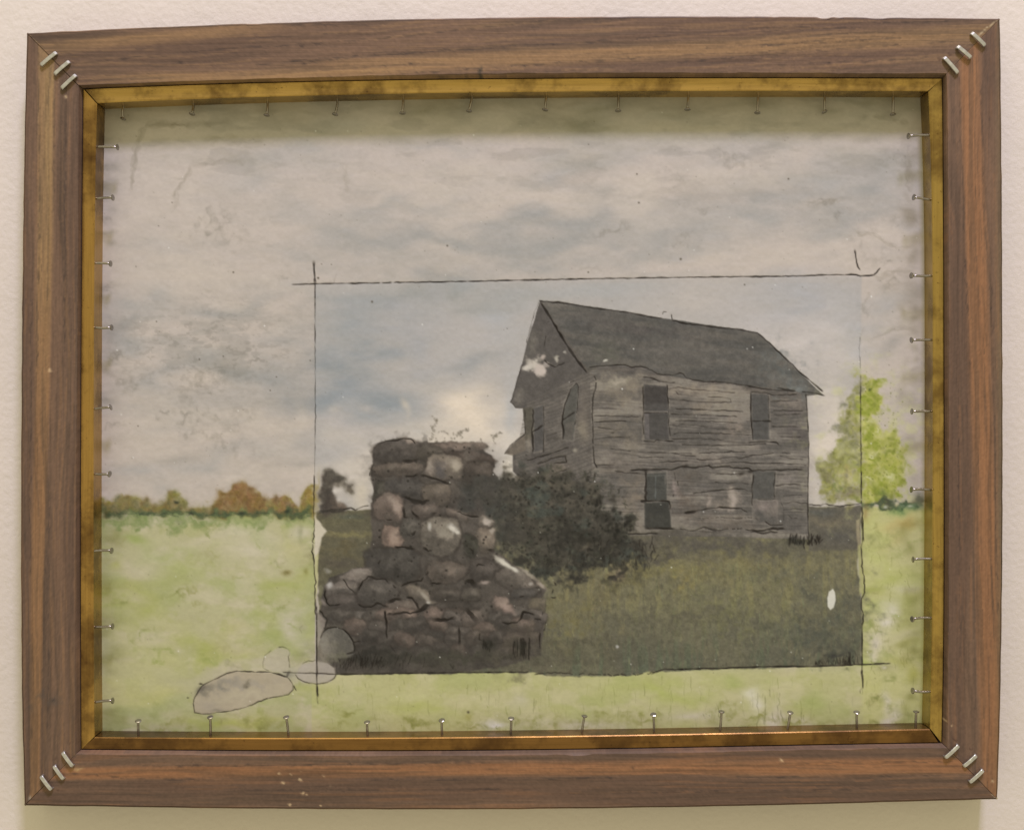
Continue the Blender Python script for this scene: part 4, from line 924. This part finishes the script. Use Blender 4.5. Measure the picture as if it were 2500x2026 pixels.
def brass_material(name, seed, light, dark, amount, along):
    """worn brass: brown tarnish blotches, streaks along the strip, small dark pits"""
    m, nt, p = new_mat(name)
    n1 = noise_node(nt, 22, (1, 1, 1), 5, .68, (seed, 0, seed * 2))
    n2 = noise_node(nt, 420, (1, 1, 1), 4, .7, (0, seed, 0))
    n3 = noise_node(nt, 1.0, (30, 700, 900) if along == 'x' else (900, 700, 30), 4, .6, (seed, 0, 0))
    mid = tuple(.45 * a + .55 * b for a, b in zip(light, dark))
    r1 = ramp(nt, n1.outputs['Fac'], [(amount - .16, tuple(c * 1.08 for c in light)), (amount, light), (amount + .10, mid), (amount + .24, dark)])
    r3 = ramp(nt, n3.outputs['Fac'], [(.32, (.70, .66, .60)), (.52, (1, 1, 1)), (.70, (1.15, 1.12, 1.05))])
    mu = node(nt, 'ShaderNodeMix', data_type='RGBA', blend_type='MULTIPLY')
    mu.inputs['Factor'].default_value = .5
    nt.links.new(r1.outputs['Color'], mu.inputs[6])
    nt.links.new(r3.outputs['Color'], mu.inputs[7])
    spots = ramp(nt, n2.outputs['Fac'], [(.64, (0, 0, 0)), (.72, (.8, .8, .8))])
    mx = node(nt, 'ShaderNodeMix', data_type='RGBA')
    nt.links.new(spots.outputs['Color'], mx.inputs['Factor'])
    nt.links.new(mu.outputs[2], mx.inputs[6])
    mx.inputs[7].default_value = (*dark, 1)
    nt.links.new(mx.outputs[2], p.inputs['Base Color'])
    p.inputs['Metallic'].default_value = .78
    rr = node(nt, 'ShaderNodeMapRange')
    rr.inputs['To Min'].default_value = .16
    rr.inputs['To Max'].default_value = .36
    nt.links.new(n1.outputs['Fac'], rr.inputs['Value'])
    nt.links.new(rr.outputs['Result'], p.inputs['Roughness'])
    bump(nt, p, n2.outputs['Fac'], .15, .0004)
    return m


def steel_material(name, base, rough):
    m, nt, p = new_mat(name)
    n = noise_node(nt, 420, (1, 1, 1), 3)
    r = ramp(nt, n.outputs['Fac'], [(.3, tuple(c * .72 for c in base)), (.65, base)])
    nt.links.new(r.outputs['Color'], p.inputs['Base Color'])
    p.inputs['Metallic'].default_value = .85
    p.inputs['Roughness'].default_value = rough
    return m


M_WALL = wall_material()
M_WAX = wax_material()
M_WOOD_H = wood_material('walnut_lengthwise', (14, 500, 620))
M_WOOD_V = wood_material('walnut_upright', (620, 500, 14))
GOLD = (.86, .58, .16)
M_BRASS = {  # base tones differ per strip to imitate what each reflects, bottom darkest
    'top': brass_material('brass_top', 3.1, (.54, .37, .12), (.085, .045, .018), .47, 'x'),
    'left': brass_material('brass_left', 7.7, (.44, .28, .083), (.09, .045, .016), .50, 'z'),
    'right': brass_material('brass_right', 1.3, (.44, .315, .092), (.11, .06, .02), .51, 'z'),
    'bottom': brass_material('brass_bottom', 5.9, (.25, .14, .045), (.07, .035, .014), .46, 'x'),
}
M_NAIL = steel_material('nail_steel', (.37, .355, .335), .20)
M_STAPLE = steel_material('staple_zinc', (.72, .76, .82), .30)

# how much light falls on the picture: photographed colours are divided by it to get pigment colours
LIGHT = np.array([.955, .81, .67], dtype=np.float32)


def pigment(rgb):
    return np.clip(srgb2lin(rgb) / LIGHT, .004, .88)


# ------------------------------------------------------------------------------------------
# the wall
# ------------------------------------------------------------------------------------------
wall = add_mesh('wall', [(-1.6, WALL_Y, ZC - 1.5), (1.6, WALL_Y, ZC - 1.5), (1.6, WALL_Y, ZC + 1.6), (-1.6, WALL_Y, ZC + 1.6),
                         (-1.6, WALL_Y + .1, ZC - 1.5), (1.6, WALL_Y + .1, ZC - 1.5), (1.6, WALL_Y + .1, ZC + 1.6), (-1.6, WALL_Y + .1, ZC + 1.6)],
                [(0, 1, 2, 3), (7, 6, 5, 4), (0, 4, 5, 1), (3, 2, 6, 7), (1, 5, 6, 2), (0, 3, 7, 4)], M_WALL)
wall['kind'] = 'structure'

# ------------------------------------------------------------------------------------------
# the framed picture (one thing)
# ------------------------------------------------------------------------------------------
base_pt = world_pt(1250, 1975, .011)
ROOT = bpy.data.objects.new('framed_painting', None)
ROOT.empty_display_size = .05
ROOT.location = tuple(base_pt)
col.objects.link(ROOT)
ROOT['label'] = 'wax painting of a derelict house in a stapled brown wooden frame with brass liner'
ROOT['category'] = 'framed painting'
INV = Matrix.Translation(-Vector(base_pt))

# measured edges of the slightly bowed hand-made frame, photograph pixels
OUT = {'top': [(64, 80), (300, 69), (640, 56), (930, 46.5), (1240, 41.5), (1560, 39.5), (1860, 39.5), (2150, 41), (2443, 45)],
       'bottom': [(58, 1967), (300, 1971.5), (640, 1974.6), (930, 1977), (1240, 1976.5), (1560, 1972.5), (1860, 1967), (2150, 1960), (2437, 1951.5)],
       'left': [(64, 80), (58.5, 300), (54.5, 520), (50, 1000), (49, 1300), (49.4, 1506), (52, 1720), (56, 1900), (58, 1967)],
       'right': [(2443, 45), (2446, 300), (2449, 520), (2450, 1000), (2449.5, 1300), (2448, 1506), (2444, 1750), (2440, 1880), (2437, 1951.5)]}
INN = {'top': [(191, 208.7), (400, 201), (640, 193), (930, 184), (1240, 180), (1560, 178.5), (1860, 178), (2311.5, 179.6)],
       'bottom': [(184, 1841), (640, 1844), (930, 1844.5), (1240, 1843.5), (1560, 1838.5), (1860, 1832.5), (2313.6, 1825)],
       'left': [(191, 208.7), (190.5, 520), (187, 1000), (183.5, 1506), (184, 1841)],
       'right': [(2311.5, 179.6), (2316, 520), (2317, 1000), (2315.5, 1506), (2313.6, 1825)]}
FIL = {'top': [(201, 216), (400, 208), (640, 200.5), (930, 194.5), (1240, 191), (1560, 189), (1860, 188.8), (2302.5, 190)],
       'bottom': [(196, 1830), (640, 1833), (930, 1833.5), (1240, 1831.5), (1560, 1827), (1860, 1821.5), (2301, 1814)],
       'left': [(201, 216), (198, 520), (195, 1000), (194.5, 1506), (196, 1830)],
       'right': [(2302.5, 190), (2305, 520), (2306.5, 1000), (2306, 1506), (2301, 1814)]}
FIN = {'top': [(236, 252), (400, 244), (640, 236.5), (930, 230), (1240, 224.5), (1560, 222.3), (1860, 222), (2267, 223)],
       'bottom': [(230, 1799), (640, 1801), (930, 1801), (1240, 1797.5), (1560, 1793.5), (1860, 1787.5), (2271, 1779)],
       'left': [(236, 252), (231, 520), (228, 1000), (228, 1506), (230, 1799)],
       'right': [(2267, 223), (2276, 520), (2278, 1000), (2276, 1506), (2271, 1779)]}


def edge(pts, side, t):
    """smooth curve through the measured points; t = 0..1 along the side"""
    P = np.array(pts, dtype=float)
    a = 0 if side in ('top', 'bottom') else 1
    u = P[0, a] + (P[-1, a] - P[0, a]) * t
    deg = min(4, len(P) - 1)
    c = np.polyfit((P[:, a] - 1250) / 1250, P[:, 1 - a], deg)
    v = np.polyval(c, (u - 1250) / 1250)
    # meet the measured corners exactly
    e0, e1 = P[0, 1 - a] - np.polyval(c, (P[0, a] - 1250) / 1250), P[-1, 1 - a] - np.polyval(c, (P[-1, a] - 1250) / 1250)
    v = v + e0 * (1 - t) + e1 * t
    return (u, v) if a == 0 else (v, u)


def sample(cv, px, py):
    i = np.clip(((px - cv.x0) * cv.s).round().astype(int), 0, cv.W - 1)
    j = np.clip(((py - cv.y0) * cv.s).round().astype(int), 0, cv.H - 1)
    return cv.rgb[j, i]


def sweep(name, stations, side, mat, parent, colors=None, smooth=False):
    """stations: list of (n,3) world polylines, outer to inner, joined into one skin with end caps"""
    n, k = len(stations[0]), len(stations)
    V = np.concatenate(stations)
    F = []
    flip = side in ('bottom', 'left')
    for j in range(k - 1):
        for i in range(n - 1):
            q = (j * n + i, j * n + i + 1, (j + 1) * n + i + 1, (j + 1) * n + i)
            F.append(q if not flip else q[::-1])
    c0 = [j * n for j in range(k)]
    c1 = [j * n + n - 1 for j in range(k)]
    F.append(c0[::-1] if flip else c0)
    F.append(c1 if flip else c1[::-1])
    # close the back
    for i in range(n - 1):
        q = (i, (k - 1) * n + i, (k - 1) * n + i + 1, i + 1)
        F.append(q if not flip else q[::-1])
    return add_mesh(name, V, F, mat, parent, INV, colors, smooth)


def paint_wood(side):
    hor = side in ('top', 'bottom')
    bx = {'top': (40, 20, 2470, 225), 'bottom': (40, 1805, 2470, 1995), 'left': (30, 60, 215, 1985), 'right': (2290, 25, 2470, 1970)}[side]
    cv = Canvas(*bx, .5, C(116, 89, 70))
    U, V = (cv.X, cv.Y) if hor else (cv.Y, cv.X)
    seed = {'top': 200, 'bottom': 300, 'left': 400, 'right': 500}[side]
    slope = {'top': -.050, 'bottom': -.008, 'left': .0, 'right': .026}[side]
    W = V - slope * (U - 1240) + (cv.noise(420, 60, seed, 2, U, V) - .5) * 22
    g1 = cv.noise(700, 14, seed + 1, 4, U, W)
    g2 = cv.noise(240, 5, seed + 2, 3, U, W)
    g3 = cv.noise(900, 40, seed + 3, 2, U, W)
    lightc = {'top': C(162, 124, 82), 'bottom': C(158, 107, 70), 'left': C(148, 108, 72), 'right': C(152, 105, 70)}[side]
    cv.wash(sstep(.45, .85, g3) * .55, C(94, 72, 59))
    if side == 'top':
        b1 = sstep(24, 4, np.abs(V - (118 - .092 * (U - 100)))) * sstep(820, 500, U)
        b2 = sstep(34, 8, np.abs(V - (152 - .052 * (U - 1100)))) * sstep(560, 900, U)
        b3 = sstep(20, 4, np.abs(V - (186 - .02 * (U - 600)))) * sstep(1050, 700, U) * sstep(200, 420, U)
        cv.wash(np.clip(b1 * .6 + b2 * .75 + b3 * .7, 0, .85) * (.7 + .3 * g1), lightc)
        cv.wash(sstep(2150, 2420, U) * .25, C(104, 84, 66))
    elif side == 'bottom':
        cv.wash(sstep(24, 8, np.abs(V - (1886 - .008 * (U - 300)) + (g3 - .5) * 16)) * (.65 + .35 * g1) * .95, lightc)
    elif side == 'left':
        cx = np.interp(U, [80, 500, 900, 1500, 1970], [113, 112, 104, 90, 84])
        hw = np.interp(U, [80, 700, 1300, 1970], [19, 18, 14, 11])
        cv.wash(sstep(1.35, .8, np.abs(V - cx) / hw) * (.45 + .5 * g1) * sstep(60, 130, U), C(166, 132, 86) + (lightc - C(166, 132, 86)) * sstep(350, 1150, U)[..., None])
        cv.wash(sstep(9, 4, np.abs(V - 176)) * sstep(1500, 1650, U) * .5, C(138, 102, 70))
    else:
        cx = np.interp(U, [60, 500, 1000, 1500, 1960], [2364, 2380, 2396, 2414, 2424])
        cv.wash(sstep(1.5, .6, np.abs(V - cx) / 24) * (.6 + .4 * g1), lightc)
        cv.wash(sstep(2422, 2446, V) * .35, C(112, 100, 70))
    cv.wash(sstep(.55, .9, g1) * .4, C(82, 66, 54))
    cv.wash(sstep(.6, .95, g2) * .28, C(76, 61, 50))
    cv.wash(sstep(.6, .95, 1 - g2) * .28, lightc)
    dk = C(58, 48, 44)
    lines = {'top': [[(190, 156), (400, 133), (640, 113)], [(620, 119), (800, 105), (980, 90), (1260, 58)], [(620, 159), (874, 141), (1260, 113)],
                     [(980, 181), (1260, 161)], [(1240, 114), (1510, 99), (1880, 68)], [(1240, 162), (1600, 139), (1880, 125)], [(1330, 178), (1630, 156), (1880, 134)],
                     [(1240, 57), (1540, 45)], [(1860, 70), (2130, 56), (2430, 52)], [(1860, 135), (2100, 117), (2340, 101)], [(1860, 78), (2100, 66)], [(1900, 160), (2300, 140)],
                     [(300, 70), (640, 60), (900, 62)], [(700, 150), (1100, 122)], [(1700, 120), (2200, 92)]],
             'bottom': [[(170, 1886), (320, 1900), (520, 1903)], [(300, 1868), (700, 1868), (1200, 1860)], [(900, 1905), (1500, 1898)], [(1800, 1896), (2300, 1892)], [(1900, 1862), (2330, 1858)],
                        [(600, 1930), (1300, 1925)], [(1500, 1935), (2100, 1925)]],
             'left': [[(94, 130), (95, 500), (90, 900)], [(132, 220), (131, 520)], [(160, 300), (156, 900)], [(76, 700), (74, 1400)], [(120, 1200), (116, 1800)]],
             'right': [[(2342, 190), (2352, 520), (2368, 900)], [(2394, 200), (2404, 520)], [(2340, 900), (2344, 1600)], [(2420, 700), (2436, 1500)]]}[side]
    for L in lines:
        cv.stroke(L, 2.4, dk, .55, 1.2, vary=.9)
    rng = np.random.default_rng(seed + 9)
    for _ in range(60):
        a = rng.uniform(bx[0], bx[2]) if hor else rng.uniform(bx[1], bx[3])
        b = rng.uniform(bx[1], bx[3]) if hor else rng.uniform(bx[0], bx[2])
        L = rng.uniform(60, 320)
        pts = [(a, b), (a + L, b + slope * L)] if hor else [(b, a), (b + slope * L, a + L)]
        cv.stroke(pts, rng.uniform(.8, 1.8), dk if rng.random() < .7 else lightc, rng.uniform(.2, .45), .8, seed=_, vary=.9)
    # knots, dents, scuffs and flecks
    flecks = {'bottom': [(680, 1888, 4), (710, 1889, 3), (690, 1909, 4), (732, 1903, 4), (788, 1892, 3.5), (740, 1935, 5), (750, 1938, 3), (706, 1960, 5), (782, 1963, 2), (1907, 1854, 5), (806, 1918, 2.5), (735, 1882, 2)],
              'top': [(278, 106, 2)], 'left': [(122, 907, 4), (160, 235, 4)], 'right': [(2425, 1904, 4), (2324, 1772, 3)]}[side]
    for x, y, r in flecks:
        cv.blob(x, y, r, r * .8, C(206, 174, 132), .85, 20, .6, 3)
    for x, y in {'top': [(735, 113), (743, 157), (1001, 154), (2024, 154), (443, 155)], 'bottom': [(1545, 1872)], 'left': [(130, 1706)], 'right': []}[side]:
        cv.blob(x, y, 5, 3, C(52, 42, 38), .7, 0, .6)
    if side == 'top':
        cv.blob(1174, 172, 5, 11, C(60, 54, 46), .8, 15, .4, 3)
        cv.stroke([(70, 86), (92, 108)], 2, C(196, 168, 124), .6, .6); cv.stroke([(2384, 92), (2414, 66), (2440, 48)], 2.6, C(206, 182, 140), .8, .6)
        cv.stroke([(2350, 118), (2385, 92)], 1.6, C(196, 164, 118), .5, .8, breaks=.3)
    if side == 'bottom':
        cv.stroke([(2316, 1824), (2360, 1866), (2410, 1920), (2434, 1944)], 2.2, C(196, 160, 112), .7, 1.0, breaks=.2)
        cv.poly([(2420, 1934), (2428, 1932), (2440, 1950), (2436, 1953)], C(214, 194, 158), .95, 1.5, 1)
        cv.stroke([(72, 1948), (100, 1922), (120, 1900), (170, 1856)], 2, C(186, 152, 106), .55, 1, breaks=.3)
        cv.blob(188, 1876, 12, 4, C(190, 160, 110), .7, -10, .6)
    if side == 'left':
        cv.blob(73, 1948, 3, 4, C(220, 206, 180), .9); cv.stroke([(58, 1966), (62, 1955)], 2, C(170, 150, 110), .5)
        cv.blob(120, 1700, 24, 30, C(78, 72, 68), .5, 0, 1, 2, .6)
    # tear-outs beside the staples
    for x, y in [(188, 196), (180, 155), (140, 196), (170, 1812), (152, 1828), (133, 1852), (105, 1880), (2330, 190), (2398, 124), (2294, 145), (2320, 134), (2332, 1806), (2370, 1828), (2400, 1880), (2360, 1912), (145, 1930)]:
        cv.stroke([(x - 5, y - 5), (x, y + 3), (x + 6, y)], 2.6, C(70, 48, 40), .6, 1.2)
        cv.stroke([(x - 3, y + 3), (x + 3, y + 6)], 1.6, C(170, 138, 104), .6, .8)
    cv.rgb *= 1 + ((cv.noise(4, 4, seed + 5, 2) - .5) * .10)[..., None]
    return cv


chips = [(2013, 15, 3.4), (2143, 22, 2.0), (2050, 9, 1.2), (1893, 8, 1.0), (620, 20, .8), (1500, 30, .7)]
for side in ('top', 'right', 'bottom', 'left'):
    hor = side in ('top', 'bottom')
    N = 470 if hor else 380
    e = .00045
    t = np.linspace(e, 1 - e, N)
    ox, oy = edge(OUT[side], side, t)
    ix, iy = edge(INN[side], side, t)
    fx, fy = edge(FIL[side], side, t)
    rng = np.random.default_rng(len(side) * 7)
    wob = np.interp(t, np.linspace(0, 1, 60), rng.normal(0, .35, 60))
    wob2 = np.interp(t, np.linspace(0, 1, 90), rng.normal(0, .55, 90))
    if hor:
        oy, iy = oy + wob, iy + wob2
    else:
        ox, ix = ox + wob, ix + wob2
    if side == 'top':
        for cx, w, d in chips:
            oy = oy + d * np.exp(-((ox - cx) / w) ** 4)
    if side == 'bottom':      # a bruise on the inner arris
        iy = iy + 3.0 * np.exp(-((ix - 1415) / 26) ** 4)
    cvw = paint_wood(side)
    O = np.stack([world_pt(a, b, 0) for a, b in zip(ox, oy)])
    I = np.stack([world_pt(a, b, 0) for a, b in zip(ix, iy)])
    Fw = np.stack([world_pt(a, b, .0032) for a, b in zip(fx, fy)])
    d = (I - O)
    d /= np.linalg.norm(d, axis=1)[:, None] * 1.0
    if hor:
        d = np.tile(np.array([[0, 0, -1.0 if side == 'top' else 1.0]]), (N, 1))
    else:
        d = np.tile(np.array([[1.0 if side == 'left' else -1.0, 0, 0]]), (N, 1))
    yv = np.array([0, 1.0, 0])
    stations, cols = [], []
    edge_col = sample(cvw, ox, oy) * .96

    def put(P, c):
        stations.append(P); cols.append(c)

    put(O + yv * .0214, edge_col); put(O + yv * .011, edge_col); put(O + yv * .0013, edge_col)
    put(O + yv * .0004 + d * .0004, edge_col); put(O + d * .0012, edge_col)
    K = 44
    for q in np.linspace(.035, 1, K):
        px, py = ox + (ix - ox) * q, oy + (iy - oy) * q
        put(O + (I - O) * q, sample(cvw, px, py))
    incol = sample(cvw, ix + (ox - ix) * .06, iy + (oy - iy) * .06)
    put(I + (Fw - I) * .55 + yv * -.0004, incol); put(Fw, incol); put(Fw + yv * .010, incol)
    flat = np.concatenate(cols)
    rail = sweep('frame_rail', stations, side, M_WOOD_H if hor else M_WOOD_V, ROOT, pigment(flat) * .96)

# brass liner strips
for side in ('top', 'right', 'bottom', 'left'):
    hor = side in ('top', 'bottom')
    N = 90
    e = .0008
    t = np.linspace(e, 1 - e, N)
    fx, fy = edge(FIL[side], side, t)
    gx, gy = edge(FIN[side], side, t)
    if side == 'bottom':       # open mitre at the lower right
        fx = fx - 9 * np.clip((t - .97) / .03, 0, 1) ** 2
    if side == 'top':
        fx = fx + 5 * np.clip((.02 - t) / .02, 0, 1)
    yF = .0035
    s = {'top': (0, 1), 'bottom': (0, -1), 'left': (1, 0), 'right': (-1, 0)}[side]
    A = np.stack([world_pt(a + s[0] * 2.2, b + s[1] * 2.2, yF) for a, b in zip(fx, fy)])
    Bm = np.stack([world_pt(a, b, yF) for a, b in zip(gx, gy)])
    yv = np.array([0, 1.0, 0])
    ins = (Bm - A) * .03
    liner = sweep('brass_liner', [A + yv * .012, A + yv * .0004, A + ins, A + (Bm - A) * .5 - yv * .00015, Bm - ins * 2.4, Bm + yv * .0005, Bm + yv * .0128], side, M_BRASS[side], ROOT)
    if side == 'bottom':       # dull plug hammered into the strip
        c = world_pt(2078, 1804, yF - .0003)
        vs_, fs_ = [], []
        for k in range(18):
            th = 2 * math.pi * k / 18
            vs_ += [c + np.array([math.cos(th) * .0019, .0012, math.sin(th) * .0019]), c + np.array([math.cos(th) * .0017, -.0001, math.sin(th) * .0017]),
                    c + np.array([math.cos(th) * .0011, -.0003, math.sin(th) * .0011])]
        for k in range(18):
            a, b = 3 * k, 3 * ((k + 1) % 18)
            fs_ += [(a, b, b + 1, a + 1), (a + 1, b + 1, b + 2, a + 2)]
        fs_.append([3 * k + 2 for k in range(18)])
        plug = add_mesh('plug', vs_, fs_, M_BRASS['bottom'], liner)

# ------------------------------------------------------------------------------------------
# the painted wax panel: dense sheet whose points carry the paint and the scratched relief
# ------------------------------------------------------------------------------------------
PANEL_Y = .0163
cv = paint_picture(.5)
Hh, Ww = cv.H, cv.W
k = S0 * (DIST + PANEL_Y) / DIST
relief = (cv.noise(60, 40, 777, 3) - .5) * .00016 + (cv.noise(18, 14, 778, 2) - .5) * .00003
yy = PANEL_Y + relief + cv.groove * .00012
front = np.stack([(cv.X - PCX) * k, yy, ZC - (cv.Y - PCY) * k], axis=-1).reshape(-1, 3).astype(np.float32)
# crop what lies hidden behind the liner so that the panel fits inside the frame's rebate
i0, i1 = 5, Ww - 6
j0, j1 = 5, Hh - 6
idx = np.arange(Hh * Ww).reshape(Hh, Ww)[j0:j1, i0:i1]
front = front[idx.ravel()]
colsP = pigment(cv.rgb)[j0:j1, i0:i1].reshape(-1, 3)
h, w = idx.shape
g = np.arange(h * w).reshape(h, w)
quads = np.stack([g[:-1, :-1], g[1:, :-1], g[1:, 1:], g[:-1, 1:]], axis=-1).reshape(-1, 4)
bk = front[[g[0, 0], g[-1, 0], g[-1, -1], g[0, -1]]].copy()
bk[:, 1] = .0208
nb = h * w
V = np.concatenate([front, bk])
ring = [np.concatenate([[nb], [nb + 1], g[:, 0][::-1]]), np.concatenate([[nb + 1], [nb + 2], g[-1, :][::-1]]),
        np.concatenate([[nb + 2], [nb + 3], g[:, -1]]), np.concatenate([[nb + 3], [nb], g[0, :]]), np.array([nb, nb + 3, nb + 2, nb + 1])]
me = bpy.data.meshes.new('painted_panel')
nq = len(quads)
sizes = np.concatenate([np.full(nq, 4, dtype=np.int32), np.array([len(r) for r in ring], dtype=np.int32)])
loops = np.concatenate([quads.ravel()] + ring).astype(np.int32)
me.vertices.add(len(V)); me.vertices.foreach_set('co', V.ravel())
me.loops.add(len(loops)); me.loops.foreach_set('vertex_index', loops)
me.polygons.add(len(sizes))
me.polygons.foreach_set('loop_start', np.concatenate([[0], np.cumsum(sizes)[:-1]]).astype(np.int32))
sm = np.zeros(len(sizes), dtype=bool); sm[:nq] = True
me.polygons.foreach_set('use_smooth', sm)
me.update(calc_edges=True)
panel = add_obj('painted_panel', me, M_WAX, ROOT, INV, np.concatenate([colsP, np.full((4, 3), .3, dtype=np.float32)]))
panel['label'] = 'wax painting of a weathered two-storey house behind a stone chimney, with inked cropping lines'

# ------------------------------------------------------------------------------------------
# nails round the liner and staples across the mitres
# ------------------------------------------------------------------------------------------
NAILS = [  # (x, y) where it leaves the liner, (x, y) of its head
    (305, 254, 300.5, 291), (471, 246, 469, 279), (652, 240, 651, 282), (823, 238, 818, 280), (984.5, 235, 982.5, 277), (1153, 232, 1145, 272),
    (1336, 229, 1330.5, 269), (1510, 229, 1509, 271), (1681, 230, 1678.5, 268), (1851, 229, 1849, 276), (2013.5, 228, 2013, 274), (2181, 229, 2180, 280),
    (235, 359, 287, 360), (233, 485.6, 275.6, 483), (230, 643, 270, 644), (230, 799, 272.6, 799.6), (229, 998.6, 270.5, 994), (229, 1156, 267.5, 1157),
    (229, 1345.6, 272.6, 1344), (229, 1530, 275, 1528.5), (231, 1714, 275, 1709.6),
    (2271, 331, 2217.5, 333), (2272, 488, 2231, 482), (2275, 673, 2225, 673), (2275, 830, 2225, 830.5), (2275, 1004, 2226, 1004.5), (2275, 1196, 2225, 1195),
    (2275, 1364.6, 2229, 1365.6), (2274, 1509, 2227, 1511), (2272, 1686.5, 2228, 1685.6),
    (339, 1796, 337.5, 1759), (513.5, 1797, 513, 1750), (704, 1797, 698.7, 1750), (898, 1797, 896, 1762), (1079.6, 1796, 1078.4, 1757.5), (1246.6, 1795, 1248, 1753),
    (1421, 1793, 1427, 1747), (1596, 1790, 1595, 1743.5), (1757.4, 1787, 1761.6, 1736.5), (1922, 1783, 1929.5, 1738.6), (2092, 1780, 2091.4, 1738), (2235, 1777, 2236.6, 1736.5)]


def tube(path, r, n=10):
    V, F = [], []
    path = [Vector(p) for p in path]
    for i, p in enumerate(path):
        d = (path[min(i + 1, len(path) - 1)] - path[max(i - 1, 0)]).normalized()
        a = d.orthogonal().normalized(); b = d.cross(a)
        for kk in range(n):
            th = 2 * math.pi * kk / n
            V.append(p + a * (math.cos(th) * r[i]) + b * (math.sin(th) * r[i]))
    for i in range(len(path) - 1):
        for kk in range(n):
            F.append((i * n + kk, i * n + (kk + 1) % n, (i + 1) * n + (kk + 1) % n, (i + 1) * n + kk))
    F.append(list(range(n))[::-1]); F.append([(len(path) - 1) * n + kk for kk in range(n)])
    return V, F


head_v, head_f = tube([(0, 0, -.0007), (0, 0, -.0002), (0, 0, .0001), (0, 0, .00032)], [.0007, .00165, .00175, .00130], 16)
head_me = bpy.data.meshes.new('nail_head')
head_me.from_pydata([tuple(v) for v in head_v], [], head_f)
head_me.materials.append(M_NAIL)
head_me.polygons.foreach_set('use_smooth', [False] * len(head_f))
rng = np.random.default_rng(77)
for x0, y0, x1, y1 in NAILS:
    up = y1 > y0 + 15                         # hangs from the top strip
    low = y0 > y1 + 15                        # stands on the bottom strip
    ya, yb = .0058 + rng.normal(0, .0004), .0050 + rng.normal(0, .0008)
    if up:
        ya, yb = .0124, .0118
    if low:
        ya, yb = .0090, .0078
    a, b = Vector(world_pt(x0, y0, ya)), Vector(world_pt(x1, y1, yb))
    dirv = (b - a).normalized()
    a = a - dirv * .0012                      # driven into the liner
    L = (b - a).length
    side_v = dirv.orthogonal().normalized()
    bend = rng.normal(0, .0003)
    path = [a + dirv * (L * q) + side_v * (bend * math.sin(q * math.pi)) for q in np.linspace(0, 1, 6)]
    V_, F_ = tube(path, [.00068] * 6, 10)
    nail = add_mesh('nail', V_, F_, M_NAIL, ROOT, INV, None, True)
    hd = bpy.data.objects.new('nail_head', head_me)
    col.objects.link(hd)
    hd.parent = nail
    hd.location = tuple(b)
    tilt = Vector((rng.normal(0, .10), rng.normal(0, .10) - (.22 if (up or low) else .12), rng.normal(0, .08)))
    hd.rotation_euler = (dirv + tilt).to_track_quat('Z', 'Y').to_euler()

STAPLES = [(100, 159, 136, 129), (133, 181, 167.7, 151), (150, 215.6, 184, 184), (2373.5, 81, 2405, 111), (2339, 114, 2370.5, 140.7), (2306, 140.7, 2339, 178),
           (152.7, 1837, 176.6, 1869.8), (131.7, 1869.8, 154, 1901), (100, 1895, 124, 1926.6), (2340.5, 1820, 2309, 1848.8), (2384, 1844, 2354, 1869.8), (2400.4, 1880, 2369, 1908.7)]
for x0, y0, x1, y1 in STAPLES:
    lift = .0016 + rng.normal(0, .0002)
    a, b = Vector(world_pt(x0, y0, -lift)), Vector(world_pt(x1, y1, -lift))
    ax = (b - a).normalized()
    out = Vector((0, -1, 0))
    wide = ax.cross(out).normalized()
    r = .0009
    prof = []                                  # centre line: leg, bend, crown, bend, leg
    prof.append((a + out * -.0085, ax * -1))
    prof.append((a + out * -.0012, ax * -1))
    for q in (.3, .65):
        th = q * math.pi / 2
        prof.append((a + ax * (r * (1 - math.cos(th))) + out * (-r + r * math.sin(th)), ax * -math.cos(th) + out * math.sin(th)))
    prof.append((a + ax * r + out * 0.0, out))
    prof.append(((a + b) / 2 + out * .00018, out))
    prof.append((b - ax * r, out))
    for q in (.65, .3):
        th = q * math.pi / 2
        prof.append((b - ax * (r * (1 - math.cos(th))) + out * (-r + r * math.sin(th)), ax * math.cos(th) + out * math.sin(th)))
    prof.append((b + out * -.0012, ax))
    prof.append((b + out * -.0085, ax))
    V_, F_ = [], []
    hw, ht, ch = .00100, .00040, .00024
    ring_o = [(-hw + ch, ht), (hw - ch, ht), (hw, ht - ch), (hw, -ht), (-hw, -ht), (-hw, ht - ch)]
    for p, nrm in prof:
        for u, v in ring_o:
            V_.append(p + wide * u + nrm * v)
    m_ = len(ring_o)
    for i in range(len(prof) - 1):
        for q in range(m_):
            F_.append((i * m_ + q, (i + 1) * m_ + q, (i + 1) * m_ + (q + 1) % m_, i * m_ + (q + 1) % m_))
    F_.append(list(range(m_))); F_.append([(len(prof) - 1) * m_ + q for q in range(m_)][::-1])
    add_mesh('staple', V_, F_, M_STAPLE, ROOT, INV)
